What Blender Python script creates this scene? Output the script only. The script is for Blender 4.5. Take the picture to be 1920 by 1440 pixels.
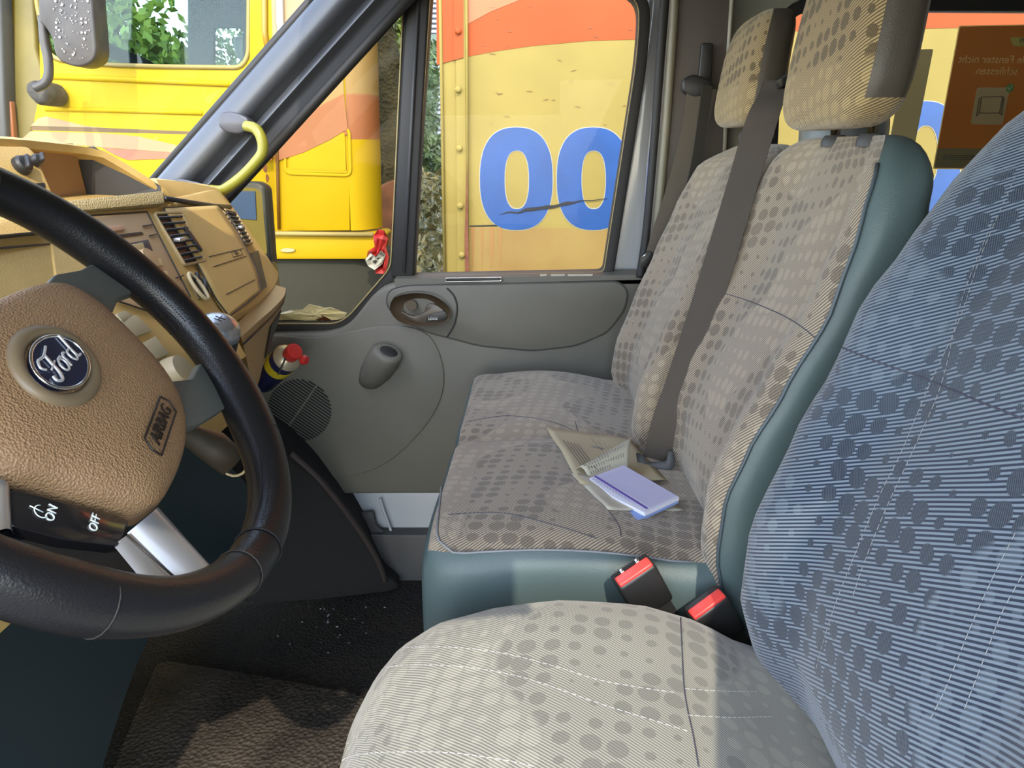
import bpy, bmesh, math, random
from mathutils import Vector, Matrix, noise
from mathutils.bvhtree import BVHTree
random.seed(7)
V = Vector
D2R = math.radians
for o in list(bpy.data.objects): bpy.data.objects.remove(o)
COL = bpy.context.scene.collection
SC = bpy.context.scene

# ------------------------------------------------------------------ camera
F = 1440.0; PITCH = D2R(17); YAW = D2R(1.5); ROLL = D2R(0.4)
CAM = V((0, 0, 1.05))
fw = V((-math.sin(YAW)*math.cos(PITCH), math.cos(YAW)*math.cos(PITCH), -math.sin(PITCH)))
r0 = V((math.cos(YAW), math.sin(YAW), 0)); u0 = r0.cross(fw)
rt = r0*math.cos(ROLL) - u0*math.sin(ROLL); up = u0*math.cos(ROLL) + r0*math.sin(ROLL)
cd = bpy.data.cameras.new('camera'); cam = bpy.data.objects.new('camera', cd); COL.objects.link(cam)
cd.sensor_width = 36.0; cd.lens = 36.0*F/1920.0; cd.clip_start = 0.02; cd.clip_end = 400
M = Matrix((rt, up, -fw)).transposed().to_4x4(); M.translation = CAM
cam.matrix_world = M; SC.camera = cam

# ------------------------------------------------------------------ sky, sun, exposure
w = bpy.data.worlds.new('sky'); SC.world = w; w.use_nodes = True
nt = w.node_tree; nt.nodes.clear()
wo = nt.nodes.new('ShaderNodeOutputWorld'); bg = nt.nodes.new('ShaderNodeBackground'); sk = nt.nodes.new('ShaderNodeTexSky')
sk.sky_type = 'NISHITA'; sk.sun_disc = False; sk.sun_elevation = D2R(44); sk.sun_rotation = D2R(200); sk.altitude = 300
sk.air_density = 1.0; sk.dust_density = 0.6; sk.ozone_density = 1.2
bg.inputs['Strength'].default_value = 1.0
hs_ = nt.nodes.new('ShaderNodeHueSaturation'); hs_.inputs['Saturation'].default_value = .68; nt.links.new(sk.outputs[0], hs_.inputs['Color']); nt.links.new(hs_.outputs[0], bg.inputs[0]); nt.links.new(bg.outputs[0], wo.inputs[0])
sd = bpy.data.lights.new('sun', 'SUN'); sun = bpy.data.objects.new('sun', sd); COL.objects.link(sun)
sd.energy = 3.3; sd.angle = D2R(0.6); sd.color = (1.0, 0.90, 0.74)
SUND = V((-0.15, 0.78, -0.74)).normalized()
sun.rotation_euler = SUND.to_track_quat('-Z', 'Y').to_euler(); sun.location = (-1, -4, 5)
SC.view_settings.view_transform = 'Standard'; SC.view_settings.look = 'None'
SC.view_settings.exposure = 0.3; SC.view_settings.gamma = 1.0; SC.view_settings.use_curve_mapping = False
SC.cycles.max_bounces = 8; SC.cycles.diffuse_bounces = 5; SC.cycles.glossy_bounces = 4; SC.cycles.transparent_max_bounces = 16

# ------------------------------------------------------------------ points from the picture onto real planes
def ray(x, y): return fw + rt*((x-960)/F) + up*((720-y)/F)
def at(x, y, ax, val):
    d = ray(x, y); i = 'xyz'.index(ax); return CAM + d*((val-CAM[i])/d[i])
def onpl(x, y, P0, n):
    d = ray(x, y); return CAM + d*((P0-CAM).dot(n)/d.dot(n))
def aY(pts, Y): return [at(x, y, 'y', Y) for x, y in pts]

# ------------------------------------------------------------------ materials
MATS = {}
def mat(name, col, rough=0.5, metal=0.0, bump=0.0, bscale=200.0, var=0.0, vscale=4.0, spec=0.5, coat=0.0, sheen=0.0, col2=None, bdist=0.002):
    if name in MATS: return MATS[name]
    m = bpy.data.materials.new(name); m.use_nodes = True; n = m.node_tree; b = n.nodes['Principled BSDF']
    b.inputs['Base Color'].default_value = (*col, 1); b.inputs['Roughness'].default_value = rough
    b.inputs['Metallic'].default_value = metal; b.inputs['Specular IOR Level'].default_value = spec
    b.inputs['Coat Weight'].default_value = coat; b.inputs['Coat Roughness'].default_value = 0.1
    if sheen: b.inputs['Sheen Weight'].default_value = sheen
    tc = n.nodes.new('ShaderNodeTexCoord')
    if var or col2:
        nz = n.nodes.new('ShaderNodeTexNoise'); nz.inputs['Scale'].default_value = vscale; nz.inputs['Detail'].default_value = 6
        n.links.new(tc.outputs['Object'], nz.inputs['Vector'])
        cr = n.nodes.new('ShaderNodeValToRGB'); n.links.new(nz.outputs['Fac'], cr.inputs[0])
        c2 = col2 or tuple(c*(1-var) for c in col)
        cr.color_ramp.elements[0].color = (*c2, 1); cr.color_ramp.elements[0].position = 0.35
        cr.color_ramp.elements[1].color = (*[min(1, c*(1+var*0.5)) for c in col], 1); cr.color_ramp.elements[1].position = 0.65
        n.links.new(cr.outputs[0], b.inputs['Base Color'])
    if bump:
        vz = n.nodes.new('ShaderNodeTexVoronoi'); vz.inputs['Scale'].default_value = bscale
        n.links.new(tc.outputs['Object'], vz.inputs['Vector'])
        bp = n.nodes.new('ShaderNodeBump'); bp.inputs['Strength'].default_value = bump; bp.inputs['Distance'].default_value = bdist
        n.links.new(vz.outputs['Distance'], bp.inputs['Height']); n.links.new(bp.outputs[0], b.inputs['Normal'])
    MATS[name] = m; return m
def glass(name, tint=(1, 1, 1), refl=0.06):
    m = bpy.data.materials.new(name); m.use_nodes = True; n = m.node_tree; n.nodes.clear()
    o = n.nodes.new('ShaderNodeOutputMaterial'); t = n.nodes.new('ShaderNodeBsdfTransparent'); g = n.nodes.new('ShaderNodeBsdfGlossy')
    mx = n.nodes.new('ShaderNodeMixShader'); fr = n.nodes.new('ShaderNodeFresnel'); fr.inputs['IOR'].default_value = 1.0+refl*4
    t.inputs[0].default_value = (*tint, 1); g.inputs['Roughness'].default_value = 0.02
    n.links.new(fr.outputs[0], mx.inputs[0]); n.links.new(t.outputs[0], mx.inputs[1]); n.links.new(g.outputs[0], mx.inputs[2])
    n.links.new(mx.outputs[0], o.inputs[0]); return m
def fabric(name, light=(.155, .195, .235), dark=(.010, .019, .042), worn=0.0, ang=28.0, period=0.0035, dots=1.0):
    m = bpy.data.materials.new(name); m.use_nodes = True; n = m.node_tree; b = n.nodes['Principled BSDF']
    b.inputs['Roughness'].default_value = 0.9; b.inputs['Sheen Weight'].default_value = 0.25; b.inputs['Specular IOR Level'].default_value = 0.15
    N = n.nodes.new; L = n.links.new
    uv = N('ShaderNodeUVMap'); sp = N('ShaderNodeSeparateXYZ'); L(uv.outputs[0], sp.inputs[0])
    def math_(op, a, b_=None, c=None):
        k = N('ShaderNodeMath'); k.operation = op
        for i, v in enumerate((a, b_, c)):
            if v is None: continue
            if isinstance(v, (int, float)): k.inputs[i].default_value = v
            else: L(v, k.inputs[i])
        return k.outputs[0]
    def mr(v, a, b_, c=0.0, d=1.0):
        k = N('ShaderNodeMapRange'); k.interpolation_type = 'SMOOTHSTEP'; L(v, k.inputs[0])
        for i, q in zip((1, 2, 3, 4), (a, b_, c, d)): k.inputs[i].default_value = q
        return k.outputs[0]
    def mix(f, a, b_):
        k = N('ShaderNodeMix'); k.data_type = 'RGBA'
        if isinstance(f, (int, float)): k.inputs[0].default_value = f
        else: L(f, k.inputs[0])
        for i, q in ((6, a), (7, b_)):
            if isinstance(q, tuple): k.inputs[i].default_value = (*q, 1)
            else: L(q, k.inputs[i])
        return k.outputs[2]
    ca, sa = math.sin(D2R(ang)), math.cos(D2R(ang))
    s = math_('ADD', math_('MULTIPLY', sp.outputs[0], ca*2*math.pi/period), math_('MULTIPLY', sp.outputs[1], sa*2*math.pi/period))
    st = mr(math_('SINE', s), -0.45, 0.45)
    fine = mr(math_('SINE', math_('MULTIPLY', math_('ADD', sp.outputs[0], math_('MULTIPLY', sp.outputs[1], -0.6)), 2*math.pi/0.0019)), -0.7, 0.7)
    vo = N('ShaderNodeTexVoronoi'); vo.inputs['Scale'].default_value = 44; vo.inputs['Randomness'].default_value = 0.16
    mp = N('ShaderNodeMapping'); L(uv.outputs[0], mp.inputs[0]); mp.inputs['Rotation'].default_value = (0, 0, D2R(9)); L(mp.outputs[0], vo.inputs['Vector'])
    z1 = N('ShaderNodeTexNoise'); z1.inputs['Scale'].default_value = 14; z1.inputs['Detail'].default_value = 0.5; L(uv.outputs[0], z1.inputs['Vector'])
    z2 = N('ShaderNodeTexNoise'); z2.inputs['Scale'].default_value = 5.5; z2.inputs['Detail'].default_value = 0.0
    m2 = N('ShaderNodeMapping'); L(uv.outputs[0], m2.inputs[0]); m2.inputs['Location'].default_value = (3.1, 7.7, 0); L(m2.outputs[0], z2.inputs['Vector'])
    R = mr(z1.outputs[0], 0.30, 0.64, 0.15, 0.45)
    dist = math_('SUBTRACT', vo.outputs['Distance'], R)
    dot = mr(dist, -0.03, 0.03, 1.0, 0.0)
    lightzone = mr(z2.outputs[0], 0.515, 0.545)
    dd = math_('MULTIPLY', dot, math_('SUBTRACT', 1.0, lightzone)); ld = math_('MULTIPLY', dot, lightzone)
    mid = tuple((a*0.52+c*0.48) for a, c in zip(light, dark))
    base = mix(st, dark, light)
    if worn: base = mix(worn, base, mid)
    dcol = mix(fine, tuple(c*0.9 for c in dark), tuple(c*0.36 for c in light))
    lcol = mix(st, tuple(c*0.50+d*0.3 for c, d in zip(light, dark)), tuple(min(1, c*1.08) for c in light))
    c = mix(math_('MULTIPLY', dd, dots), base, dcol); c = mix(math_('MULTIPLY', ld, 0.6), c, lcol)
    z3 = N('ShaderNodeTexNoise'); z3.inputs['Scale'].default_value = 3.0; z3.inputs['Detail'].default_value = 4; L(uv.outputs[0], z3.inputs['Vector'])
    c = mix(mr(z3.outputs[0], 0.5, 0.75, 0.0, 0.22), c, tuple(q*.75 for q in light))
    L(c, b.inputs['Base Color'])
    bp = N('ShaderNodeBump'); bp.inputs['Strength'].default_value = 0.35; bp.inputs['Distance'].default_value = 0.0006
    L(st, bp.inputs['Height']); L(bp.outputs[0], b.inputs['Normal'])
    return m
FAB = fabric('seat_fabric_blue_shade'); FABH = fabric('headrest_fabric_warm_light', light=(.46, .345, .165), dark=(.08, .058, .035), worn=.2)  # sky blue put into the seat colour, warm bounced light into the headrest colour
FABW = fabric('seat_fabric_worn_warm_light', light=(.45, .365, .255), dark=(.062, .05, .042), worn=0.30, ang=50, dots=.68)  # softer contrast is wear; the warm tint is bounced light put into the colour
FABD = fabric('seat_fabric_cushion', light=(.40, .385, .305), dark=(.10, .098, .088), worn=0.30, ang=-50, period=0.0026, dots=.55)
LEATH = mat('seat_leather', (.055, .075, .085), .42, bump=.25, bscale=900, bdist=.0006)
HLEATH = mat('headrest_leather', (0.075, 0.065, 0.048), .42, bump=.3, bscale=900, bdist=.0006)
LEATHG = mat('seat_side_leather', (0.072, 0.105, 0.105), .45, bump=.3, bscale=900, bdist=.0006, spec=.4)
DASH = mat('dash_plastic', (0.58, 0.39, 0.13), .55, bump=.35, bscale=700, bdist=.0008, var=.12, vscale=6)
DASH2 = mat('dash_plastic_lower', (0.4, 0.29, 0.13), .6, bump=.3, bscale=700, bdist=.0008)
DARK = mat('black_plastic', (.02, .02, .02), .45)
DARKG = mat('charcoal_plastic', (.05, .05, .052), .55, bump=.2, bscale=600, bdist=.0006)
DOORP = mat('door_plastic', (0.125, 0.12, 0.098), .55, bump=.25, bscale=800, bdist=.0006, var=.1)
BLKLEATH = mat('wheel_leather', (.008, .008, .009), .34, bump=.25, bscale=650, bdist=.0006, spec=.45)
PAD = mat('airbag_pad_plastic', (0.36, 0.21, 0.1), .48, bump=.7, bscale=620, bdist=.0013, spec=.5)
SILV = mat('silver_plastic', (.55, .55, .56), .3, metal=.8)
GREYP = mat('grey_spoke_plastic', (0.12, 0.125, 0.11), .45)
CHROME = mat('chrome', (.8, .8, .8), .12, metal=1.0)
RUB = mat('black_rubber', (.018, .017, .016), .6)
PILL = mat('pillar_plastic', (0.06, 0.065, 0.075), .36, var=.06)
BPIL = mat('b_pillar_plastic', (.10, .085, .07), .6, bump=.2, bscale=600, bdist=.0006)
WHITE = mat('white_body_paint', (0.434, 0.462, 0.49), .3, coat=.5)
BELT = mat('belt_webbing', (0.062, 0.05, 0.038), .75, bump=.6, bscale=1500, bdist=.0005)
REDB = mat('red_button', (.75, .06, .05), .35)
FLOOR = mat('floor_rubber', (0.011, 0.01, 0.009), .7, bump=.9, bscale=160, bdist=.003, col2=(0.02, 0.0165, 0.011), vscale=6)
CARP = mat('dark_carpet', (.012, .012, .012), .95, bump=.8, bscale=900, bdist=.002)
LINING = mat('roof_lining', (0.42, 0.4, 0.33), .9)
YPAINT = mat('yellow_truck_paint', (0.45, 0.30, 0.006), .5, spec=.15, var=.08, vscale=2)
YPALE = mat('pale_yellow_box_paint', (0.245, 0.182, 0.045), .6, spec=.15, var=.10, vscale=3)
PEACH = mat('peach_stripe_vinyl', (0.296, 0.185, 0.074), .45, var=.06)
REDO = mat('red_orange_vinyl', (0.306, 0.072, 0.018), .45, var=.10)
ORNG = mat('pink_red_vinyl', (0.295, 0.101, 0.0432), .5, var=.1)
BLUE = mat('blue_vinyl', (0.0135, 0.0585, 0.189), .4, var=.12, vscale=8)
PAPER = mat('paper', (0.465, 0.435, 0.345), .8); PAPERB = mat('pad_paper', (0.663, 0.663, 0.748), .8)
GL = glass('window_glass', refl=.025); GLD = glass('tinted_glass', (.86, .83, .70), .025); GLT = glass('truck_glass', (.62, .74, .74), .08)

# ------------------------------------------------------------------ object helpers
def link(name, me, m=None, parent=None, smooth=False):
    o = bpy.data.objects.new(name, me); COL.objects.link(o)
    if m is not None: me.materials.append(m)
    if smooth:
        for p in me.polygons: p.use_smooth = True
    if parent is not None: o.parent = parent; o.matrix_parent_inverse = parent.matrix_world.inverted()
    return o
def tag(o, label=None, cat=None, group=None, kind=None):
    if label: o['label'] = label
    if cat: o['category'] = cat
    if group: o['group'] = group
    if kind: o['kind'] = kind
    return o
def thing(name, loc, label, cat, group=None):
    o = bpy.data.objects.new(name, None); COL.objects.link(o); o.location = loc; o.empty_display_size = .05
    bpy.context.view_layer.update()
    return tag(o, label, cat, group)
def mesh(name, vs, fs, m, parent=None, smooth=False, bevel=0, seg=2, weld=False):
    me = bpy.data.meshes.new(name); me.from_pydata([tuple(v) for v in vs], [], fs); me.validate(); me.update()
    bm = bmesh.new(); bm.from_mesh(me)
    if weld: bmesh.ops.remove_doubles(bm, verts=bm.verts, dist=1e-5)
    bmesh.ops.recalc_face_normals(bm, faces=bm.faces)
    if bevel:
        es = [e for e in bm.edges if len(e.link_faces) == 2 and e.calc_face_angle(0) > D2R(35)]
        try: bmesh.ops.bevel(bm, geom=es, offset=bevel, segments=seg, affect='EDGES', profile=.5, clamp_overlap=True)
        except Exception: pass
    bm.to_mesh(me); bm.free()
    o = link(name, me, m, parent, smooth or bevel > 0)
    if bevel:
        try: me.set_sharp_from_angle(angle=D2R(50))
        except Exception: pass
    return o
def plate(name, pts, n, th, m, parent=None, bevel=0, lift=0.0, smooth=False):
    n = n.normalized(); k = len(pts)
    a = [p+n*lift for p in pts]; b = [p+n*(lift-th) for p in pts]
    fs = [list(range(k)), list(range(2*k-1, k-1, -1))] + [[i, (i+1) % k, k+(i+1) % k, k+i] for i in range(k)]
    return mesh(name, a+b, fs, m, parent, bevel=bevel, smooth=smooth)
def ringplate(name, outer, inner, n, th, m, parent=None, bevel=0):
    n = n.normalized(); k = len(outer)
    A = outer; B = inner; C_ = [p-n*th for p in outer]; D_ = [p-n*th for p in inner]
    vs = A+B+C_+D_; fs = []
    for i in range(k):
        j = (i+1) % k
        fs += [[i, j, k+j, k+i], [2*k+i, 2*k+j, 3*k+j, 3*k+i], [i, j, 2*k+j, 2*k+i], [k+i, k+j, 3*k+j, 3*k+i]]
    return mesh(name, vs, fs, m, parent, bevel=bevel)
def box(name, c, s, m, parent=None, bevel=0, R=None):
    vs = []
    for x in (-1, 1):
        for y in (-1, 1):
            for z in (-1, 1):
                v = V((x*s[0]/2, y*s[1]/2, z*s[2]/2))
                if R is not None: v = R @ v
                vs.append(v+V(c))
    fs = [[0, 1, 3, 2], [4, 6, 7, 5], [0, 4, 5, 1], [2, 3, 7, 6], [0, 2, 6, 4], [1, 5, 7, 3]]
    return mesh(name, vs, fs, m, parent, bevel=bevel)
def spline(pts, n=8, closed=False):
    out = []; k = len(pts)
    rng = range(k if closed else k-1)
    for i in rng:
        if closed: p = [pts[(i+q-1) % k] for q in range(4)]
        else: p = [pts[max(0, min(k-1, i+q-1))] for q in range(4)]
        for t in range(n):
            u = t/n
            out.append(0.5*((2*p[1])+(p[2]-p[0])*u+(2*p[0]-5*p[1]+4*p[2]-p[3])*u*u+(3*p[1]-p[0]-3*p[2]+p[3])*u**3))
    if not closed: out.append(pts[-1])
    return out
def rnd(pts, r, n=5):
    """round the corners of a closed polygon; r may be a list"""
    out = []; k = len(pts)
    for i in range(k):
        p = pts[i]; a = pts[i-1]-p; b = pts[(i+1) % k]-p; rr = r[i] if isinstance(r, (list, tuple)) else r
        rr = min(rr, a.length*.49, b.length*.49)
        if rr < 1e-5: out.append(p); continue
        A = p+a.normalized()*rr; B = p+b.normalized()*rr
        for t in range(n+1):
            u = t/n; out.append(A*(1-u)**2+p*2*u*(1-u)+B*u*u)
    return out
def offs(pts, d, n):
    """grow a closed planar polygon by d about normal n"""
    k = len(pts); out = []; area = V((0, 0, 0))
    for i in range(k): area += pts[i].cross(pts[(i+1) % k])
    sgn = 1 if area.dot(n) > 0 else -1
    for i in range(k):
        e1 = (pts[i]-pts[i-1]); e2 = (pts[(i+1) % k]-pts[i])
        e1 = e1.normalized() if e1.length > 1e-9 else e2.normalized(); e2 = e2.normalized() if e2.length > 1e-9 else e1
        m1 = e1.cross(n)*sgn; m2 = e2.cross(n)*sgn; q = (m1+m2)
        q = q.normalized() if q.length > 1e-6 else m1
        out.append(pts[i]+q*(d/max(.5, q.dot(m1))))
    return out
def tube(name, pts, r, m, parent=None, n=10, cap=True, flat=None, closed=False):
    vs = []; fs = []; k = len(pts); prev = None
    for i, p in enumerate(pts):
        t = (pts[(i+1) % k]-pts[i-1]) if closed else (pts[min(k-1, i+1)]-pts[max(0, i-1)])
        t = t.normalized() if t.length > 1e-9 else V((0, 0, 1))
        if prev is None:
            a = V((0, 0, 1)) if abs(t.z) < .9 else V((1, 0, 0)); x = t.cross(a).normalized()
        else: x = (prev-t*prev.dot(t)).normalized()
        prev = x; y = t.cross(x); rr = r[i] if isinstance(r, (list, tuple)) else r
        for j in range(n):
            A = 2*math.pi*j/n; vs.append(p+x*math.cos(A)*rr+y*math.sin(A)*rr)
    for i in range(k if closed else k-1):
        i2 = (i+1) % k
        for j in range(n): fs.append([i*n+j, i*n+(j+1) % n, i2*n+(j+1) % n, i2*n+j])
    if cap and not closed: fs += [list(range(n)), list(range((k-1)*n, k*n))]
    return mesh(name, vs, fs, m, parent, smooth=True)
def ribbon(name, pts, widths, wdir, th, m, parent=None):
    vs = []; fs = []
    for i, p in enumerate(pts):
        t = (pts[min(len(pts)-1, i+1)]-pts[max(0, i-1)]).normalized()
        wd = wdir[i] if isinstance(wdir, list) else wdir
        wd = (wd-t*wd.dot(t)).normalized(); n = t.cross(wd); ww = widths[i] if isinstance(widths, list) else widths
        for a, b in ((-1, -1), (1, -1), (1, 1), (-1, 1)): vs.append(p+wd*(a*ww/2)+n*(b*th/2))
    for i in range(len(pts)-1):
        for j in range(4): fs.append([i*4+j, i*4+(j+1) % 4, i*4+4+(j+1) % 4, i*4+4+j])
    fs += [[0, 1, 2, 3], [4*len(pts)-4+q for q in range(4)]]
    o = mesh(name, vs, fs, m, parent, smooth=True)
    o.data.set_sharp_from_angle(angle=D2R(50)); return o
def bvh_of(objs):
    vs = []; fs = []
    for o in objs:
        b = len(vs); mw = o.matrix_world
        vs += [mw @ v.co for v in o.data.vertices]; fs += [[b+i for i in p.vertices] for p in o.data.polygons]
    return BVHTree.FromPolygons(vs, fs)
def hit(x, y, b):
    h = b.ray_cast(CAM, ray(x, y).normalized()); return (h[0], h[1] if h[1] is None or h[1].dot(ray(x, y)) < 0 else -h[1])
def lerp(tab, x):
    if x <= tab[0][0]: return tab[0][1]
    for (a, p), (b, q) in zip(tab, tab[1:]):
        if x <= b:
            t = (x-a)/(b-a); t2 = t*t*(3-2*t)*.35+t*.65; return p+(q-p)*t2
    return tab[-1][1]
def sstep(a, b, x):
    t = max(0, min(1, (x-a)/(b-a))); return t*t*(3-2*t)
def lathe(name, prof, P0, axis, m, parent=None, n=24, sx=1.0, xdir=None):
    axis = axis.normalized(); x = (xdir or (V((0, 0, 1)) if abs(axis.z) < .9 else V((1, 0, 0)))); x = (x-axis*x.dot(axis)).normalized(); y = axis.cross(x)
    vs = []; fs = []
    for r, h in prof:
        for j in range(n):
            A = 2*math.pi*j/n; vs.append(P0+axis*h+x*(math.cos(A)*r*sx)+y*(math.sin(A)*r))
    k = len(prof)
    for i in range(k-1):
        for j in range(n): fs.append([i*n+j, i*n+(j+1) % n, (i+1)*n+(j+1) % n, (i+1)*n+j])
    fs += [list(range(n)), list(range((k-1)*n, k*n))]
    o = mesh(name, vs, fs, m, parent, smooth=True); o.data.set_sharp_from_angle(angle=D2R(40)); return o
def text(name, s, P0, xd, yd, size, m, parent=None, ext=.0003, align='CENTER', shear=0.0):
    c = bpy.data.curves.new(name, 'FONT'); c.body = s; c.size = size; c.extrude = ext; c.align_x = align; c.align_y = 'CENTER'; c.shear = shear; c.resolution_u = 3
    o = bpy.data.objects.new(name, c); COL.objects.link(o)
    xd = xd.normalized(); yd = (yd-xd*yd.dot(xd)).normalized(); z = xd.cross(yd)
    mm = Matrix((xd, yd, z)).transposed().to_4x4(); mm.translation = P0
    bpy.context.view_layer.update()
    me = bpy.data.meshes.new_from_object(o.evaluated_get(bpy.context.evaluated_depsgraph_get()))
    me.transform(mm); bpy.data.objects.remove(o); bpy.data.curves.remove(c)
    me.materials.clear()
    return link(name, me, m, parent)
def loft(rings, parts, keyf, parent, capm=True, uscale=1.0):
    """rings: equal-length closed loops; parts: key -> (name, material); keyf(i, j, centre, normal) -> key. UV in metres."""
    R = len(rings); Mn = len(rings[0]); vs = [p for r in rings for p in r]
    us = []
    for r in rings:
        acc = [0.0]
        for j in range(Mn): acc.append(acc[-1]+(r[(j+1) % Mn]-r[j]).length)
        half = acc[Mn//4]; us.append([a-half for a in acc])
    vv = [0.0]
    for i in range(R-1): vv.append(vv[-1]+max((rings[i+1][j]-rings[i][j]).length for j in range(0, Mn, 4)))
    ucol = us[R//2]
    groups = {}
    cen = sum(vs, V((0, 0, 0)))/len(vs); sg = 0.0
    for i in range(R-1):
        for j in range(0, Mn, 2):
            q = [i*Mn+j, i*Mn+(j+1) % Mn, (i+1)*Mn+(j+1) % Mn, (i+1)*Mn+j]
            rc = (vs[i*Mn]+vs[i*Mn+Mn//2]+vs[i*Mn+Mn//4]+vs[i*Mn+3*Mn//4])/4
            sg += (vs[q[2]]-vs[q[0]]).cross(vs[q[3]]-vs[q[1]]).dot(vs[q[0]]-rc)
    sg = 1 if sg > 0 else -1
    for i in range(R-1):
        for j in range(Mn):
            j2 = (j+1) % Mn; q = [i*Mn+j, i*Mn+j2, (i+1)*Mn+j2, (i+1)*Mn+j]
            c = (vs[q[0]]+vs[q[1]]+vs[q[2]]+vs[q[3]])/4; nn = (vs[q[2]]-vs[q[0]]).cross(vs[q[3]]-vs[q[1]])
            nn = nn*sg
            if nn.length > 0: nn.normalize()
            k = keyf(i, j, c, nn)
            groups.setdefault(k, []).append((q, [(ucol[j], vv[i]), (ucol[j+1], vv[i]), (ucol[j+1], vv[i+1]), (ucol[j], vv[i+1])]))
    out = {}
    for k, fl in groups.items():
        name, m = parts[k]; idx = {}; lv = []; faces = []; uvs = []
        for q, uv in fl:
            f = []
            for a in q:
                if a not in idx: idx[a] = len(lv); lv.append(tuple(vs[a]))
                f.append(idx[a])
            if len(set(f)) < 4: continue
            faces.append(f); uvs += uv
        me = bpy.data.meshes.new(name); me.from_pydata(lv, [], faces); me.update()
        ul = me.uv_layers.new(name='UVMap')
        for i, q in enumerate(uvs): ul.data[i].uv = q
        out[k] = link(name, me, m, parent, smooth=True)
    return out
def sellipse(n, e):
    out = []
    for j in range(n):
        a = 2*math.pi*j/n; c, s = math.cos(a), math.sin(a)
        out.append((math.copysign(abs(c)**(2/e), c), math.copysign(abs(s)**(2/e), s)))
    return out
def resample(pts, n):
    k = len(pts); L = [0.0]
    for i in range(k): L.append(L[-1]+(pts[(i+1) % k]-pts[i]).length)
    out = []; j = 0
    for q in range(n):
        d = L[-1]*q/n
        while L[j+1] < d: j += 1
        t = (d-L[j])/max(1e-9, L[j+1]-L[j]); out.append(pts[j].lerp(pts[(j+1) % k], t))
    return out
NEARN = V((0, -1, 0))
#@@STRUCT
# ================================================================== VAN SHELL
def S(o, k='structure'): o['kind'] = k; return o
def kid(parent, *os_):
    for o in os_: o.parent = parent
S(box('floor', (.35, .90, -.02), (2.8, 1.80, .04), FLOOR))
S(box('ceiling', (.82, .90, 1.50), (2.46, 1.85, .04), LINING))
S(box('wall_rear', (2.05, .90, .72), (.04, 1.80, 1.52), LINING))
# body side next to the driver: behind the open driver's door, and the slanted front pillar
S(box('trim_8', (.83, .03, 1.415), (2.48, .04, .17), LINING))  # unseen door header, added to limit how far the sun reaches in
S(box('added_visor_side', (-.13, .05, 1.265), (.50, .012, .15), LINING, bevel=.004))  # unseen side visor, added to block sun from the front of the bench
S(mesh('added_visor_front', [V((-.505, .09, 1.24)), V((-.505, .95, 1.24)), V((-.335, .95, 1.41)), V((-.335, .09, 1.41)), V((-.495, .09, 1.225)), V((-.495, .95, 1.225)), V((-.325, .95, 1.395)), V((-.325, .09, 1.395))], [[0, 1, 2, 3], [4, 5, 6, 7], [0, 1, 5, 4], [1, 2, 6, 5], [2, 3, 7, 6], [3, 0, 4, 7]], LINING, bevel=.004))  # unseen lowered sun visor, added to keep direct sun off the dash
S(mesh('wall_left', [V((.19, .02, 0)), V((2.05, .02, 0)), V((2.05, .02, 1.33)), V((.385, .02, 1.33)), V((.19, .06, 0)), V((2.05, .06, 0)), V((2.05, .06, 1.33)), V((.385, .06, 1.33)), V((.215, .02, .98)), V((.215, .06, .98))],  # unseen pillar edge, slanted to cast the shadow on the driver seat
       [[0, 1, 2, 3, 8], [4, 5, 6, 7, 9], [0, 1, 5, 4], [1, 2, 6, 5], [2, 3, 7, 6], [3, 8, 9, 7], [8, 0, 4, 9]], LINING))
S(tube('trim_1', [V((-1.02, .05, .86)), V((-.70, .05, 1.16)), V((-.36, .05, 1.48))], .045, PILL, n=12))
S(box('wall_front', (-1.07, .90, .40), (.04, 1.80, .82), CARP))
S(box('ground', (0, 20, -.68), (90, 70, .05), mat('asphalt_ground', (0.144, 0.14, 0.131), .9, var=.3, vscale=2)))
# windscreen
wsdir = (V((-.43, 0, 1.337))-V((-.79, 0, 1.0))).normalized()
wa = V((-.79, 0, 1.0))-wsdir*.32+V((-.03, 0, .03)); wb = V((-.43, 0, 1.337))+wsdir*.18+V((-.03, 0, .03))
win1 = S(mesh('window_1', [V((p.x, y, p.z)) for p, y in ((wa, .05), (wa, 1.74), (wb, 1.74), (wb, .05))], [[0, 1, 2, 3]], GL))
# far A pillar cover
Lp = [at(300-1.0*(590-300)*.25, 330+330*.25, 'y', 1.70), at(590, 0, 'y', 1.70), at(590+290*.62, -330*.62, 'y', 1.70)]
Rp = [at(455-1.0*(760-455)*.25, 336+336*.25, 'y', 1.70), at(760, 0, 'y', 1.70), at(760+305*.62, -336*.62, 'y', 1.70)]
prof = [(-1, -.03), (-1.0, 0), (-.97, .012), (-.90, .026), (-.75, .040), (-.5, .050), (-.25, .054), (-.08, .050), (.05, .038), (.12, .024), (.20, .018), (.28, .022), (.36, .030), (.44, .031), (.50, .026), (.56, .014), (.70, .008), (.9, .006), (1.0, 0), (1.0, -.03)]
vs = []; fs = []
NL = 14; k = len(prof)
for i in range(NL):
    t = i/(NL-1)*2
    a, b = (Lp[0].lerp(Lp[1], t), Rp[0].lerp(Rp[1], t)) if t <= 1 else (Lp[1].lerp(Lp[2], t-1), Rp[1].lerp(Rp[2], t-1))
    for u, h in prof: vs.append((a+b)/2+(b-a)/2*u+V((0, -h, 0)))
for i in range(NL-1):
    for j in range(k-1): fs.append([i*k+j, i*k+j+1, (i+1)*k+j+1, (i+1)*k+j])
fs += [list(range(k)), list(range((NL-1)*k, NL*k)), ] + [[i*k, i*k+k-1, (i+1)*k+k-1, (i+1)*k] for i in range(NL-1)]
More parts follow.
